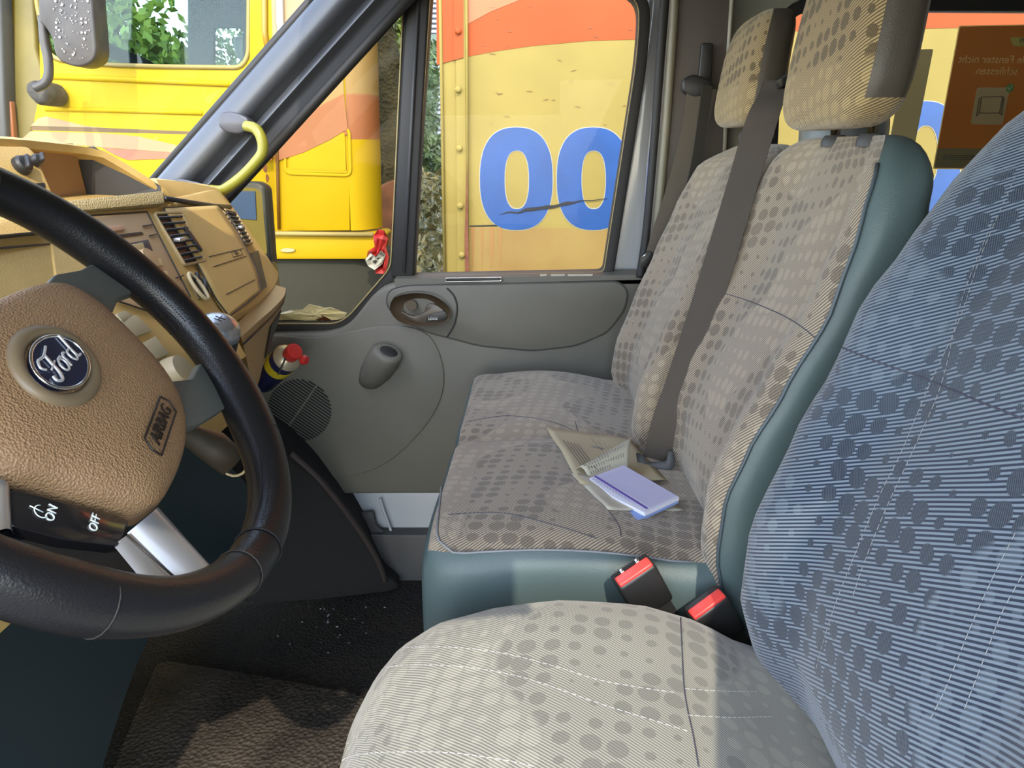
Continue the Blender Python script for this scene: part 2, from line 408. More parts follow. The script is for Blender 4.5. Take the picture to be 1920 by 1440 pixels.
t2 = S(mesh('trim_2', vs, fs, PILL, smooth=True)); t2.data.set_sharp_from_angle(angle=D2R(60))
ed = tube('windscreen_seal', [Lp[0]+V((-.004, -.004, 0)), Lp[2]+V((-.004, -.004, 0))], .010, RUB, t2, n=8)
ed = tube('door_seal', [Rp[0]+V((.004, 0, 0)), Rp[2]+V((.004, 0, 0))], .012, RUB, t2, n=8)

# ---- passenger door
YD = 1.70
door = thing('door_1', (-.1, 1.74, .2), None, None); S(door)
trim = rnd(aY([(300, 850), (300, 632), (520, 628), (606, 626), (640, 618), (662, 600), (700, 552), (722, 536), (760, 527), (830, 523), (1270, 515), (1270, 926), (640, 928), (560, 860), (500, 850)], YD),
           [0, 0, .02, .02, .03, .03, .03, .03, .03, .02, 0, 0, 0, .03, .03], 6)
dp = plate('door_panel', trim, NEARN, .06, DOORP, door, bevel=.010)
# soft raised lens around the speaker and the pocket
lens = spline(aY([(470, 640), (600, 632), (720, 610), (800, 625), (832, 690), (822, 760), (770, 830), (700, 880), (600, 895), (500, 850), (440, 760)], YD), 8, True)
plate('speaker_surround', lens, NEARN, .012, DOORP, door, bevel=.003, lift=.004)
ins = rnd(aY([(730, 545), (760, 536), (1160, 528), (1178, 545), (1172, 580), (1140, 622), (1080, 648), (1000, 657), (900, 648), (800, 622), (740, 592), (724, 568)], YD), .02, 4)
plate('armrest_insert_gap', offs(ins, .0025, NEARN), NEARN, .004, DARK, door, lift=.0016)
plate('armrest_insert', ins, NEARN, .008, DOORP, door, bevel=.003, lift=.0045)
sp_ = spline(aY([(838, 540), (852, 556), (857, 578), (852, 608), (838, 632)], YD-.005), 6)
tube('insert_joint', sp_, .0022, DARK, door, n=6)
# inner handle: dark oval bowl, lever and lock button
bowl = spline(aY([(734, 578), (742, 556), (775, 547), (812, 551), (840, 570), (846, 590), (830, 604), (790, 608), (752, 600)], YD-.0055), 8, True)
ringplate('handle_bezel', offs(bowl, .004, NEARN), bowl, NEARN, .006, DOORP, door, bevel=.001)
cen = sum(bowl, V((0, 0, 0)))/len(bowl); vs = []; fs = []; nb = len(bowl)
for s_, h in ((1, 0), (.93, .006), (.8, .014), (.55, .020), (.25, .023), (.02, .024)):
    for p in bowl: vs.append(cen+(p-cen)*s_+V((0, h-.006, 0)))
for i in range(5):
    for j in range(nb): fs.append([i*nb+j, i*nb+(j+1) % nb, (i+1)*nb+(j+1) % nb, (i+1)*nb+j])
HB = mat('handle_bowl_plastic', (0.06, 0.04, 0.022), .4)
mesh('handle_bowl', [v+V((0, -.012, 0)) for v in vs], fs, HB, door, smooth=True)
lev = spline(aY([(752, 583), (775, 592), (795, 585), (800, 572), (815, 570), (833, 582), (842, 596), (828, 604), (795, 606), (768, 600)], YD-.012), 6, True)
lv = plate('door_handle', lev, NEARN, .008, mat('door_lever_plastic', (.06, .045, .03), .35), door, bevel=.003, lift=.004)
lk = rnd(aY([(800, 592), (834, 582), (840, 592), (832, 601), (800, 603)], YD-.018), .006, 4)
lb = plate('lock_button', lk, NEARN, .004, DARK, lv, bevel=.001, lift=.002)
text('lock_word', 'LOCK', at(812, 598, 'y', YD-.0206), V((1, 0, 0)), V((0, 0, 1)), .008, mat('white_print', (.75, .75, .72), .6), lv)
sc = at(772, 572, 'y', YD-.014)
lathe('screw_cover', [(.0001, .004), (.012, .004), (.013, 0)], sc, NEARN, HB, door, n=18)
# window switch pod
pa = at(700, 706, 'y', YD-.004); pb = at(728, 660, 'y', YD-.05)
ax = (pb-pa)
vs = []; fs = []; n_ = 24
for s_, ra, rb_ in ((-.30, .001, .001), (-.27, .016, .020), (-.12, .028, .034), (.2, .036, .040), (.6, .038, .036), (.92, .036, .030), (1.0, .032, .026), (1.02, .026, .020)):
    c_ = pa+ax*s_+V((0, .0, 0)); xx = V((.9, -.2, -.38)).normalized(); yy = ax.normalized().cross(xx).normalized()
    for j in range(n_):
        A = 2*math.pi*j/n_; vs.append(c_+xx*math.cos(A)*ra*1.0+yy*math.sin(A)*rb_)
for i in range(7):
    for j in range(n_): fs.append([i*n_+j, i*n_+(j+1) % n_, (i+1)*n_+(j+1) % n_, (i+1)*n_+j])
fs.append(list(range(7*n_, 8*n_)))
pod = mesh('switch_pod', vs, fs, DOORP, door, smooth=True)
fc = pa+ax*1.03; xx = V((.9, -.2, -.38)).normalized(); axn = ax.normalized(); yy = axn.cross(xx).normalized()
plate('window_switch', [fc+xx*math.cos(q*math.pi/10)*.021+yy*math.sin(q*math.pi/10)*.015 for q in range(20)], axn, .004, DARK, pod, bevel=.001, lift=.001)
# loudspeaker grille: slanted slots
gc = at(563, 768, 'y', YD); gx, gz = .062, .072
slots = []
vs = []; fs = []
sdir = V((.80, 0, -.60)); sper = V((.60, 0, .80))
plate('speaker_bowl', [gc+V((math.cos(q*math.pi/20)*.072, 0, math.sin(q*math.pi/20)*.080)) for q in range(40)], NEARN, .003, DOORP, door, lift=.0055)
for i in range(-11, 12):
    o_ = i*.0068; half = .074*math.sqrt(max(0, 1-(o_/.078)**2))
    for a, b in ((-half, -.002), (.002, half)):
        if b-a < .004: continue
        for s0, s1 in ((a, b),):
            p = gc+sper*o_+V((0, -.0060, 0)); k = len(vs)
            for q in (p+sdir*s0-sper*.0016, p+sdir*s1-sper*.0016, p+sdir*s1+sper*.0016, p+sdir*s0+sper*.0016): vs += [q, q+V((0, -.0016, 0))]
            fs += [[k, k+2, k+4, k+6], [k+1, k+3, k+5, k+7], [k, k+1, k+3, k+2], [k+2, k+3, k+5, k+4], [k+4, k+5, k+7, k+6], [k+6, k+7, k+1, k]]
g = mesh('speaker_grille', vs, fs, mat('grille_slot', (.006, .006, .006), .8), door); g['kind'] = 'stuff'
# frames and glass
qo = rnd(aY([(380, 606), (380, 392), (505, 262), (757, -2), (738, 405), (733, 498), (722, 514), (655, 592), (632, 606)], 1.735), [0, 0, 0, .006, 0, .012, .02, .03, .02], 5)
ringplate('window_frame', offs(qo, .022, NEARN), qo, NEARN, .05, RUB, door, bevel=.003)
so = rnd(aY([(808, -14), (1200, -14), (1195, 100), (1132, 510), (772, 517)], 1.735), [.008, .05, .3, .014, .006], 6)
ringplate('window_frame', offs(so, .0235, NEARN), so, NEARN, .05, RUB, door, bevel=.003)
tube('seal_edge', [p+V((0, -.004, 0)) for p in qo], .0018, mat('seal_edge_glint', (.30, .24, .10), .35), door, n=5, closed=True)
tube('seal_edge', [p+V((0, -.004, 0)) for p in so], .0014, MATS['seal_edge_glint'], door, n=5, closed=True)
plate('glass_pane', [p+V((0, .02, 0)) for p in offs(qo, .004, NEARN)], NEARN, .003, GLD, door)
plate('glass_pane', [p+V((0, .02, 0)) for p in offs(so, .004, NEARN)], NEARN, .003, GL, door)
div = aY([(764, -40), (806, -40), (775, 520), (733, 520)], 1.725)
plate('window_divider', div, NEARN, .05, RUB, door, bevel=.004)
tube('divider_ridge', [at(786, -40, 'y', 1.722), at(757, 512, 'y', 1.722)], .004, DARKG, door, n=8)
bz = rnd(aY([(836, 521), (940, 519), (940, 526), (836, 528)], YD-.001), .003, 4)
plate('demister_outlet', bz, NEARN, .004, DARK, door, lift=.003, bevel=.001)
tube('outlet_rim', [p+V((0, -.004, 0)) for p in bz], .0012, CHROME, door, n=6, closed=True)
for i, (xa, xb) in enumerate(((1012, 1026), (1032, 1060), (1064, 1112))):
    plate('label_residue', rnd(aY([(xa, 516.5), (xb, 516), (xb-2, 519.5), (xa+1, 520)], YD-.0), .001, 2), V((0, -.6, 1)), .001, PAPER, door, lift=.0035)
mesh('belt_ledge', [at(740, 523, 'y', 1.70), at(1270, 514, 'y', 1.70), at(1270, 514, 'y', 1.70)+V((0, .055, .004)), at(740, 523, 'y', 1.70)+V((0, .055, .004)), at(740, 523, 'y', 1.70)+V((0, 0, -.02)), at(1270, 514, 'y', 1.70)+V((0, 0, -.02))], [[0, 1, 2, 3], [0, 1, 5, 4]], DOORP, door)

# sill below the door: painted step, black tread, grab recess
step = thing('trim_3', (-.3, 1.74, .1), None, None); S(step)
plate('painted_sill', aY([(600, 905), (1250, 915), (1250, 1003), (600, 1003)], 1.76), NEARN, .03, WHITE, step, bevel=.004)
tube('sill_crease', spline(aY([(712, 935), (722, 965), (735, 1000)], 1.744), 5), .0035, WHITE, step, n=6)
plate('sill_bracket', rnd(aY([(672, 962), (700, 960), (704, 985), (722, 1000), (722, 1030), (690, 1030)], 1.735), .008, 4), NEARN, .01, DARKG, step, bevel=.002)
plate('sill_tread', rnd(aY([(690, 1003), (1250, 1003), (1250, 1150), (650, 1150)], 1.72), .01, 3), NEARN, .05, DARKG, step, bevel=.008)
# body pillar, door seal, B pillar trim
t4 = S(plate('trim_4', aY([(1222, -60), (1252, -60), (1246, 10), (1216, 300), (1200, 500), (1196, 560), (1120, 560), (1140, 500), (1190, 240)], 1.775), NEARN, .03, WHITE, bevel=.006))
tube('pillar_crease', spline(aY([(1228, -60), (1216, 60), (1190, 240), (1158, 430), (1146, 520)], 1.772), 8), .005, WHITE, t4, n=8)
t5 = S(plate('trim_5', rnd(aY([(1262, -80), (1374, -80), (1366, 260), (1356, 760), (1180, 760), (1214, 500), (1236, 250)], 1.69), .01, 3), NEARN, .07, BPIL, bevel=.015))
tube('door_seal', spline(aY([(1250, -60), (1242, 60), (1228, 260), (1212, 440), (1200, 520)], 1.70), 8), .010, RUB, t5, n=10)
tube('trim_ridge', spline(aY([(1268, -60), (1262, 60), (1248, 250), (1232, 430)], 1.688), 8), .009, mat('trim_ridge_plastic', (.20, .18, .12), .45), t5, n=10)
tube('pillar_edge', aY([(1376, -60), (1366, 90), (1358, 300)], 1.685), .004, mat('pillar_edge_plastic', (.42, .40, .32), .5), t5, n=8)
plate('belt_slide', rnd(aY([(1316, 80), (1338, 80), (1334, 160), (1308, 160)], 1.675), .005, 3), NEARN, .012, DARK, t5, bevel=.003)
# far side body wall with the big side window
wi = rnd([V((.60, 1.74, 1.43)), V((1.9, 1.74, 1.34)), V((1.9, 1.74, .82)), V((.60, 1.74, .82))], [.09, .02, .02, .05], 8)
def yz(px): return aY(px, 1.74)
hole = rnd(yz([(1466, 16), (2360, 22), (2360, 520), (1440, 520)]), [.075, .02, .02, .05], 8)
outr = rnd(yz([(1372, -420), (2700, -420), (2700, 1300), (1330, 1300)]), [.001, .001, .001, .001], 8)
wr = S(ringplate('wall_right', outr, hole, NEARN, .03, mat('wall_panel', (.30, .31, .26), .6)))
w2 = thing('window_2', (.9, 1.75, 1.1), None, None); S(w2)
ringplate('window_seal', [p+V((0, -.012, 0)) for p in offs(hole, .022, NEARN)], [p+V((0, -.012, 0)) for p in offs(hole, -.004, NEARN)], NEARN, .03, DARK, w2, bevel=.004)
plate('glass_pane', [p+V((0, .012, 0)) for p in offs(hole, .005, NEARN)], NEARN, .004, GL, w2)
S(plate('wall_header', [V((-.42, 1.70, 1.50)), V((.60, 1.70, 1.50)), V((.60, 1.70, 1.375)), V((-.30, 1.70, 1.375))], NEARN, .06, LINING))
bpy.data.objects['wall_header'].name = 'trim_6'
# footwell: wheel arch box at the far front corner and toe board
fb = S(plate('trim_7', spline([at(330, 820, 'y', 1.50), at(480, 830, 'y', 1.52), at(560, 872, 'y', 1.56), at(620, 930, 'y', 1.60), at(672, 1000, 'y', 1.63), at(712, 1068, 'y', 1.66), at(725, 1110, 'y', 1.66), at(330, 1110, 'y', 1.50)], 5, True), V((.15, -1, 0)), .18, CARP, bevel=.02))
tube('carpet_edge', spline([at(545, 850, 'y', 1.50), at(600, 900, 'y', 1.52), at(660, 975, 'y', 1.56), at(705, 1045, 'y', 1.60), at(722, 1090, 'y', 1.63)], 6), .007, mat('carpet_edge_trim', (.03, .022, .02), .7), fb, n=8)

# ================================================================== DASHBOARD
PHI = D2R(31); PF = at(288, 402, 'y', 1.15); NF = V((math.cos(PHI), 0, math.sin(PHI)))
FUP = V((-math.sin(PHI), 0, math.cos(PHI)))
def curve_off(y): return 0 if y < 1.24 else -.38*(y-1.24)**2-.05*(y-1.24)
def face_pt(y, s, h=0.0):
    """point on the dash face: y across the van, s metres up the face from PF, h proud of it"""
    return V((PF.x+curve_off(y), y, PF.z))+FUP*s+NF*h
def fhit(px, py, h=0.0):
    d = ray(px, py); t = .3; best = None
    while t < 3.0:
        p = CAM+d*t
        f = (p-V((PF.x+curve_off(p.y), p.y, PF.z))).dot(NF)-h
        if f < 0: 
            lo, hi = t-.02, t
            for _ in range(30):
                m_ = (lo+hi)/2; p = CAM+d*m_
                f = (p-V((PF.x+curve_off(p.y), p.y, PF.z))).dot(NF)-h
                if f < 0: hi = m_
                else: lo = m_
            return CAM+d*lo
        t += .02
    return onpl(px, py, PF, NF)
def fa(pts, h=0.0): return [fhit(x, y, h) for x, y in pts]
dash = thing('dashboard', (-.6, .9, .7), 'grey brown moulded dashboard running under the windscreen, open tray on top', 'dashboard')
prof = [(-1.04, .93), (-.90, .985), (-.72, 1.000), (-.60, .990), None, None, (-.50, .56), (-.80, .36), (-1.04, .36)]
ys = [.06, .3, .6, .9, 1.1, 1.24]+[1.24+.38*i/12 for i in range(1, 13)]
vs = []; fs = []
for y in ys:
    a = face_pt(y, .016); b = face_pt(y, -.185)
    P = [V((-1.04, y, .93)), V((-.90, y, .985)), V((-.74+curve_off(y)*.5, y, .998)), V((a.x-.03, y, a.z+.010)), a+V((-.004, 0, .004)), a, b, b+V((-.01, 0, -.02)), V((-.52+curve_off(y), y, .60)), V((-.80, y, .40)), V((-1.04, y, .40))]
    vs += P
k = 11
for i in range(len(ys)-1):
    for j in range(k): fs.append([i*k+j, i*k+(j+1) % k, (i+1)*k+(j+1) % k, (i+1)*k+j])
fs += [list(range(k)), list(range((len(ys)-1)*k, len(ys)*k))]
body = mesh('dash_body', vs, fs, DASH, dash, smooth=True); body.data.set_sharp_from_angle(angle=D2R(30))
# driver's instrument hood on the near side
# open tray: floor, back, cheeks, lid edge and front lip
s0 = (V((0, 0, 0)),)
def P3(x, y, Y): return at(x, y, 'y', Y)
def fl(px, py, h): return fhit(px, py, h)
trb = .11
A0, A1 = fl(-60, 283, .0), fl(204, 290, .0)      # top rear edge of the tray opening
B0, B1 = fl(-60, 388, .0), fl(304, 380, .0)
bk = V((-.10, 0, .0))
plate('tray_back', [V((-.66, .55, .975)), V((-.66, 1.16, .975)), V((-.655, 1.135, 1.062)), V((-.655, .55, 1.072))], V((1, 0, .1)), .01, mat('tray_inner_plastic', (0.36, 0.2, 0.095), .5), dash)
hood = [V((-.93, .45, .99)), V((-.93, 1.15, .985)), V((-.80, 1.16, 1.05)), V((-.655, 1.15, 1.066)), V((-.640, 1.12, 1.068)), V((-.640, .45, 1.080)), V((-.80, .45, 1.062))]
th_ = .012
ys2 = [(.45, 1.080), (.80, 1.074), (1.00, 1.069), (1.09, 1.064), (1.13, 1.061), (1.152, 1.056), (1.175, 1.032), (1.20, 1.003), (1.225, .985)]
vs = []; fs = []
for y, zt in ys2:
    xr = -.635 if y < 1.14 else -.635+min(y-1.14, .065)*1.15
    prf = [V((-.96, y, .960)), V((-.88, y, zt-.045)), V((-.76, y, zt-.008)), V((xr-.02, y, zt)), V((xr, y, zt-.004)), V((xr-.002, y, zt-.014)), V((-.76, y, zt-.022)), V((-.88, y, zt-.060)), V((-.96, y, .945))]
    vs += prf
for i in range(len(ys2)-1):
    for j in range(9): fs.append([i*9+j, i*9+(j+1) % 9, (i+1)*9+(j+1) % 9, (i+1)*9+j])
fs += [list(range(9)), list(range((len(ys2)-1)*9, len(ys2)*9))]
hd = mesh('tray_hood', vs, fs, DASH, dash, smooth=True); hd.data.set_sharp_from_angle(angle=D2R(40))
ck = [P3(206, 286, 1.155), P3(250, 306, 1.17), P3(303, 346, 1.20), P3(304, 380, 1.20), P3(215, 382, 1.165)]
ck2 = [V((-.66, 1.150, 1.056)), V((-.635, 1.152, 1.058)), V((-.60, 1.175, 1.030)), V((-.567, 1.198, 1.000)), V((-.567, 1.198, .972)), V((-.66, 1.160, .972))]
mesh('tray_cheek', ck2, [[0, 1, 2, 3, 4, 5]], DARKG, dash)
lipa = fa([(60, 384), (180, 371), (306, 358), (308, 381), (180, 392), (60, 402)], .012)
plate('tray_lip', rnd(lipa, .003, 3), NF, .03, mat('tray_lip_plastic', (0.45, 0.35, 0.16), .55, bump=.6, bscale=500), dash, bevel=.003)
plate('tray_floor', [V((-.67, .5, .972)), V((-.67, 1.19, .972)), V((-.575, 1.20, .974)), V((-.575, .5, .985))], V((0, 0, 1)), .008, DASH, dash)
# switch panel left of the tray with two knobs
swp = [V((-.640, .60, 1.068)), V((-.640, .955, 1.062)), V((-.632, .975, 1.05)), V((-.600, .985, .985)), V((-.600, .60, .985))]
npn = V((.87, -.1, .45)).normalized()
swp = [onpl(*p, V((-.618, .93, 1.03)), npn) for p in ((-120, 272), (52, 275), (66, 288), (100, 368), (-120, 372))]
sw = plate('switch_panel', rnd(swp, .006, 3), npn, .02, DASH, dash, bevel=.002)
for (x, y), r_ in (((38, 312), .0105), ((64, 303), .0065)):
    c_ = onpl(x, y, V((-.618, .93, 1.03)), npn)
    q = lathe('rotary_knob', [(r_*1.15, 0), (r_*1.1, .006), (r_, .007), (r_*.9, .010), (r_*.5, .011), (.0005, .011)], c_, npn, DARK, sw, n=20)
    box('knob_grip', c_+npn*.012, (.008, r_*.55, r_*1.9), MATS['black_plastic'], sw, bevel=.002, R=Matrix.Rotation(-D2R(28), 3, 'Y') @ Matrix.Rotation(D2R(-35), 3, 'X'))
plate('slot', rnd([onpl(x, y, V((-.618, .93, 1.03)), npn) for x, y in ((45, 346), (83, 343), (85, 353), (50, 357))], .002, 3), npn, .002, DARK, sw, lift=.001)
# centre stack face with radio
cs = fa([(100, 408), (280, 396), (352, 558), (358, 572), (300, 620), (230, 655), (60, 560)], .004)
plate('centre_stack', rnd(fa([(90, 402), (296, 390), (356, 482), (398, 560), (424, 600), (462, 668), (300, 780), (120, 620)], .003), .003, 3), NF, .02, DASH, dash, bevel=.001)
radio = thing('car_radio', tuple(fhit(250, 480, .006)), 'beige car radio with slot, display and square buttons in the dashboard centre', 'radio')
rp = rnd(fa([(140, 407), (275, 398), (356, 557), (300, 590), (210, 560)], .006), .002, 2)
plate('fascia', rp, NF, .01, mat('radio_fascia_plastic', (0.48, 0.33, 0.17), .45), radio, bevel=.001)
tube('fascia_gap', [p+NF*.0004 for p in offs(rp, .001, NF)], .0011, DARK, radio, n=5, closed=True)
def rpiece(nm, px, m, th=.003, lift=.0005, r=.0015, par=radio): return plate(nm, rnd(fa(px, .0065+lift), r, 3), NF, th, m, par, bevel=.0006)
rpiece('button_strip', [(196, 425), (232, 421), (235, 430), (199, 435)], mat('radio_button_plastic', (0.55, 0.33, 0.2), .4), .004, .002)
rpiece('disc_slot', [(180, 445), (266, 434), (270, 439), (186, 451)], DARK, .001, .0005)
ds = rpiece('display_surround', [(215, 461), (278, 449), (287, 470), (240, 482)], DARKG, .001, .0005)
rpiece('display', [(222, 463), (268, 454), (273, 469), (243, 477)], mat('lcd_display', (.50, .40, .20), .35), .001, .0012)
for px in ([(286, 487), (301, 484), (306, 497), (291, 500)], [(297, 510), (313, 507), (318, 519), (303, 523)], [(308, 534), (324, 531), (328, 543), (313, 547)], [(325, 548), (338, 545), (344, 556), (332, 561)]):
    rpiece('radio_button', px, MATS['radio_fascia_plastic'] if px[0][0] > 320 else mat('radio_square_button', (0.62, 0.46, 0.22), .4), .004, .0025)
for a, b in (((268, 424), (286, 421)), ((280, 442), (294, 439)), ((330, 521), (345, 516)), ((322, 555), (345, 545))):
    tube('button_gap', [fhit(*a, .0075), fhit(*b, .0075)], .0009, DARK, radio, n=5)
kc = fhit(262, 497, .006)
lathe('volume_knob', [(.018, 0), (.018, .010), (.015, .014), (.014, .020), (.0005, .021)], kc, NF, MATS['radio_fascia_plastic'], radio, n=24)
# vents
def vent(outline, rows, cols_k, par, name='air_vent'):
    o_ = rnd(fa(outline, .004), .003, 4)
    v = plate(name, o_, NF, .003, DARK, par, lift=.001)
    ringplate('vent_frame', offs([p+NF*.004 for p in o_], .004, NF), [p+NF*.004 for p in o_], NF, .006, DASH2, v, bevel=.001)
    tl, tr, br, bl = [fhit(x, y, .006) for x, y in outline[:4]]
    for i in range(rows):
        t = (i+.6)/rows; a = tl.lerp(bl, t); b = tr.lerp(br, t); a = a.lerp(b, .03); b = a.lerp(b, .97)
        ribbon('vent_slat', [a, b], .009, (NF+V((0, 0, .5))).normalized(), .0018, DARKG, v)
    return v
v1 = vent([(290, 404), (338, 402), (380, 488), (345, 496)], 8, 0, dash)
tb = fhit(337, 449, .014); box('vent_tab', tb, (.012, .020, .006), SILV, v1, bevel=.002)
plate('vent_wheel', [fhit(358, 450, .006)+V((0, math.cos(q*math.pi/8)*.004, 0))+FUP*math.sin(q*math.pi/8)*.022 for q in range(16)], NF, .008, DARK, v1, lift=.006)
v2 = vent([(421, 396), (440, 400), (470, 455), (460, 457)], 8, 0, dash)
box('vent_tab', fhit(452, 426, .012), (.010, .016, .006), SILV, v2, bevel=.002)
# vent behind the wheel rim, on the driver's side
vd = rnd([at(x, y, 'x', -.565) for x, y in ((-150, 452), (60, 432), (100, 455), (98, 500), (60, 530), (-150, 570))], .01, 3)
v3 = plate('air_vent', vd, V((1, 0, 0)), .01, DARK, dash, bevel=.002)
for i in range(6):
    ya = 450+i*21
    ribbon('vent_slat', [at(-150, ya+8, 'x', -.557), at(88, ya-14+i*3, 'x', -.557)], .010, V((1, 0, .4)), .0016, DARKG, v3)
box('vent_tab', at(48, 512, 'x', -.552), (.01, .030, .008), SILV, v3, bevel=.002)
# cup holder clip
ch = fhit(378, 537, .006)
plate('cup_holder_recess', rnd(fa([(355, 527), (392, 510), (402, 545), (372, 562)], .004), .004, 3), NF, .002, mat('cup_recess_plastic', (0.28, 0.21, 0.11), .6), dash, lift=.001)
yv = V((0, 1, 0))
tube('cup_holder_ring', [fhit(372, 537, .012)+yv*math.cos(q*math.pi/10)*.011+FUP*math.sin(q*math.pi/10)*.022 for q in range(20)], .003, mat('cup_ring_plastic', (0.55, 0.45, 0.25), .45), dash, n=8, closed=True)
plate('cup_holder_bore', [fhit(372, 537, .010)+yv*math.cos(q*math.pi/10)*.010+FUP*math.sin(q*math.pi/10)*.020 for q in range(20)], NF, .002, DARK, dash)
for a, b in (((368, 512), (374, 524)), ((380, 552), (386, 560)), ((382, 524), (388, 548)), ((356, 522), (364, 524))):
    tube('cup_holder_arm', [fhit(*a, .010), fhit(*b, .010)], .0035, DARK, dash, n=6)
# passenger airbag cover
def facepatch(name, Lpx, Rpx, h, m, par, K=10, n2=6):
    A2 = spline([V((x, y, 0)) for x, y in Lpx], n2); B2 = spline([V((x, y, 0)) for x, y in Rpx], n2); vs = []; fs = []; k2 = len(A2)
    for i in range(k2):
        for j in range(K+1): q = A2[i].lerp(B2[i], j/K); vs.append(fhit(q.x, q.y, h))
    for i in range(k2-1):
        for j in range(K): fs.append([i*(K+1)+j, i*(K+1)+j+1, (i+1)*(K+1)+j+1, (i+1)*(K+1)+j])
    o = mesh(name, vs, fs, m, par, smooth=True); md = o.modifiers.new('t', 'SOLIDIFY'); md.thickness = .004; md.offset = 0; return o
ab = rnd(fa([(306, 392), (408, 386), (425, 400), (452, 450), (478, 500), (488, 545), (462, 568), (428, 592), (404, 560), (362, 480)], .0060), .006, 4)
abp = facepatch('airbag_cover', [(306, 392), (362, 480), (404, 560), (428, 592)], [(408, 386), (452, 450), (478, 500), (488, 545)], .005, DASH, dash)
tube('cover_gap', [p+NF*.001 for p in offs(ab, .0012, NF)], .0012, DARK, dash, n=5, closed=True)
for a, b in (((392, 481), (455, 466)), ((400, 500), (462, 480)), ((424, 552), (478, 524))):
    tube('cover_crease', [fhit(*[a[i]+(b[i]-a[i])*q/5 for i in (0, 1)], .0074) for q in range(6)], .0007, DARKG, abp, n=5)
text('airbag_mark', 'SRS', fhit(443, 474, .0078), V((0, 1, 0)), FUP, .012, mat('embossed_mark', (.08, .065, .045), .5), abp)
tube('mark_frame', [fhit(*p, .0075) for p in ((433, 472), (450, 467), (455, 477), (438, 482))], .0006, MATS['embossed_mark'], abp, n=5, closed=True)
# right end: recess, top pad, ledge and glovebox lid
plate('side_recess', rnd(fa([(470, 474), (484, 470), (500, 538), (490, 546)], .005), .003, 3), NF, .002, DARK, dash, lift=.001)
tp = [fl(300, 372, .0)]
pad = rnd([at(x, y, 'y', Y) for x, y, Y in ((292, 336, 1.20), (345, 340, 1.35), (405, 352, 1.55), (432, 384, 1.60), (418, 386, 1.52), (395, 383, 1.42), (330, 376, 1.26), (310, 366, 1.20))], .004, 3)
vs = [p for p in pad]+[p+V((-.01, 0, -.016)) for p in pad]; kk = len(pad)
mesh('dash_end_pad', vs, [list(range(kk)), list(range(2*kk-1, kk-1, -1))]+[[i, (i+1) % kk, kk+(i+1) % kk, kk+i] for i in range(kk)], DASH, dash, bevel=.003)
tube('pad_gap', [at(x, y, 'y', Y) for x, y, Y in ((310, 372, 1.19), (360, 380, 1.30), (400, 386, 1.40), (432, 388, 1.56))], .004, DARK, dash, n=8)
La = [(438, 612, 1.16), (462, 590, 1.23), (488, 566, 1.32), (503, 540, 1.42), (500, 530, 1.47)]
Lb = [(452, 632, 1.16), (480, 606, 1.23), (512, 578, 1.32), (532, 556, 1.42), (536, 540, 1.48)]
Lc = [(462, 700, 1.16), (478, 690, 1.23), (496, 640, 1.32), (512, 600, 1.42), (520, 560, 1.48)]
Ld = [(474, 722, 1.16), (480, 716, 1.23), (486, 712, 1.30), (490, 705, 1.36), (492, 700, 1.40)]
def strip(name, A_, B_, m, par, th=.0, bevel=0):
    A2 = spline([at(*p[:2], 'y', p[2]) for p in A_], 5); B2 = spline([at(*p[:2], 'y', p[2]) for p in B_], 5); n2 = len(A2)
    return mesh(name, A2+B2, [[i, i+1, n2+i+1, n2+i] for i in range(n2-1)], m, par, smooth=True)
LEDG = mat('dash_ledge_plastic', (0.5, 0.36, 0.17), .55, bump=.4, bscale=600)
strip('dash_ledge', La, Lb, LEDG, dash)
gl_ = [(452, 632, 1.16), (480, 606, 1.23), (512, 578, 1.32), (533, 556, 1.42), (536, 541, 1.48)]
gb_ = [(474, 722, 1.16), (482, 712, 1.23), (492, 690, 1.32), (506, 650, 1.42), (520, 604, 1.48)]
strip('glovebox_lid', gl_, gb_, DASH2, dash)
gp = lambda t, s: [at(*[(a[i]+(b[i]-a[i])*s) for i in (0, 1)], 'y', a[2]) for a, b in [(gl_[t], gb_[t])]][0]
tube('glovebox_line', [gp(i, .14)+V((.002, -.001, 0)) for i in range(5)], .0016, DARK, dash, n=5)
gh = [gp(2, .30)+V((.003, -.002, 0)), gp(3, .26)+V((.003, -.002, 0)), gp(3, .55)+V((.003, -.002, 0)), gp(2, .85)+V((.003, -.002, 0))]
plate('glovebox_handle', rnd(gh, .004, 3), V((1, -.4, 0)), .002, DARK, dash)
# lower console and driver's knee panel
def patch(name, Lc_, Rc_, m, par, n2=10):
    A2 = spline(Lc_, n2); B2 = spline(Rc_, n2); k2 = len(A2); K = 8; vs = []; fs = []
    for i in range(k2):
        for j in range(K+1): vs.append(A2[i].lerp(B2[i], j/K))
    for i in range(k2-1):
        for j in range(K): fs.append([i*(K+1)+j, i*(K+1)+j+1, (i+1)*(K+1)+j+1, (i+1)*(K+1)+j])
    return mesh(name, vs, fs, m, par, smooth=True)
KNEE = mat('knee_panel_plastic', (0.012, 0.024, 0.028), .5, bump=.15, bscale=700)
def atX(x, y, X): return at(x, y, 'x', X)
patch('knee_panel', [atX(-160, 700, -.56), atX(-160, 860, -.54), atX(-160, 1010, -.55), atX(-160, 1080, -.57), atX(-160, 1200, -.60), atX(-160, 1450, -.68)],
      [atX(350, 800, -.50), atX(474, 925, -.50), atX(455, 1000, -.51), atX(390, 1080, -.54), atX(278, 1200, -.60), atX(188, 1450, -.68)], KNEE, dash)
plate('console_side', [V((-.60, 1.12, .78)), V((-.66, 1.12, .45)), V((-1.0, 1.12, .42)), V((-1.0, 1.12, .9))], V((0, 1, 0)), .02, DARKG, dash)
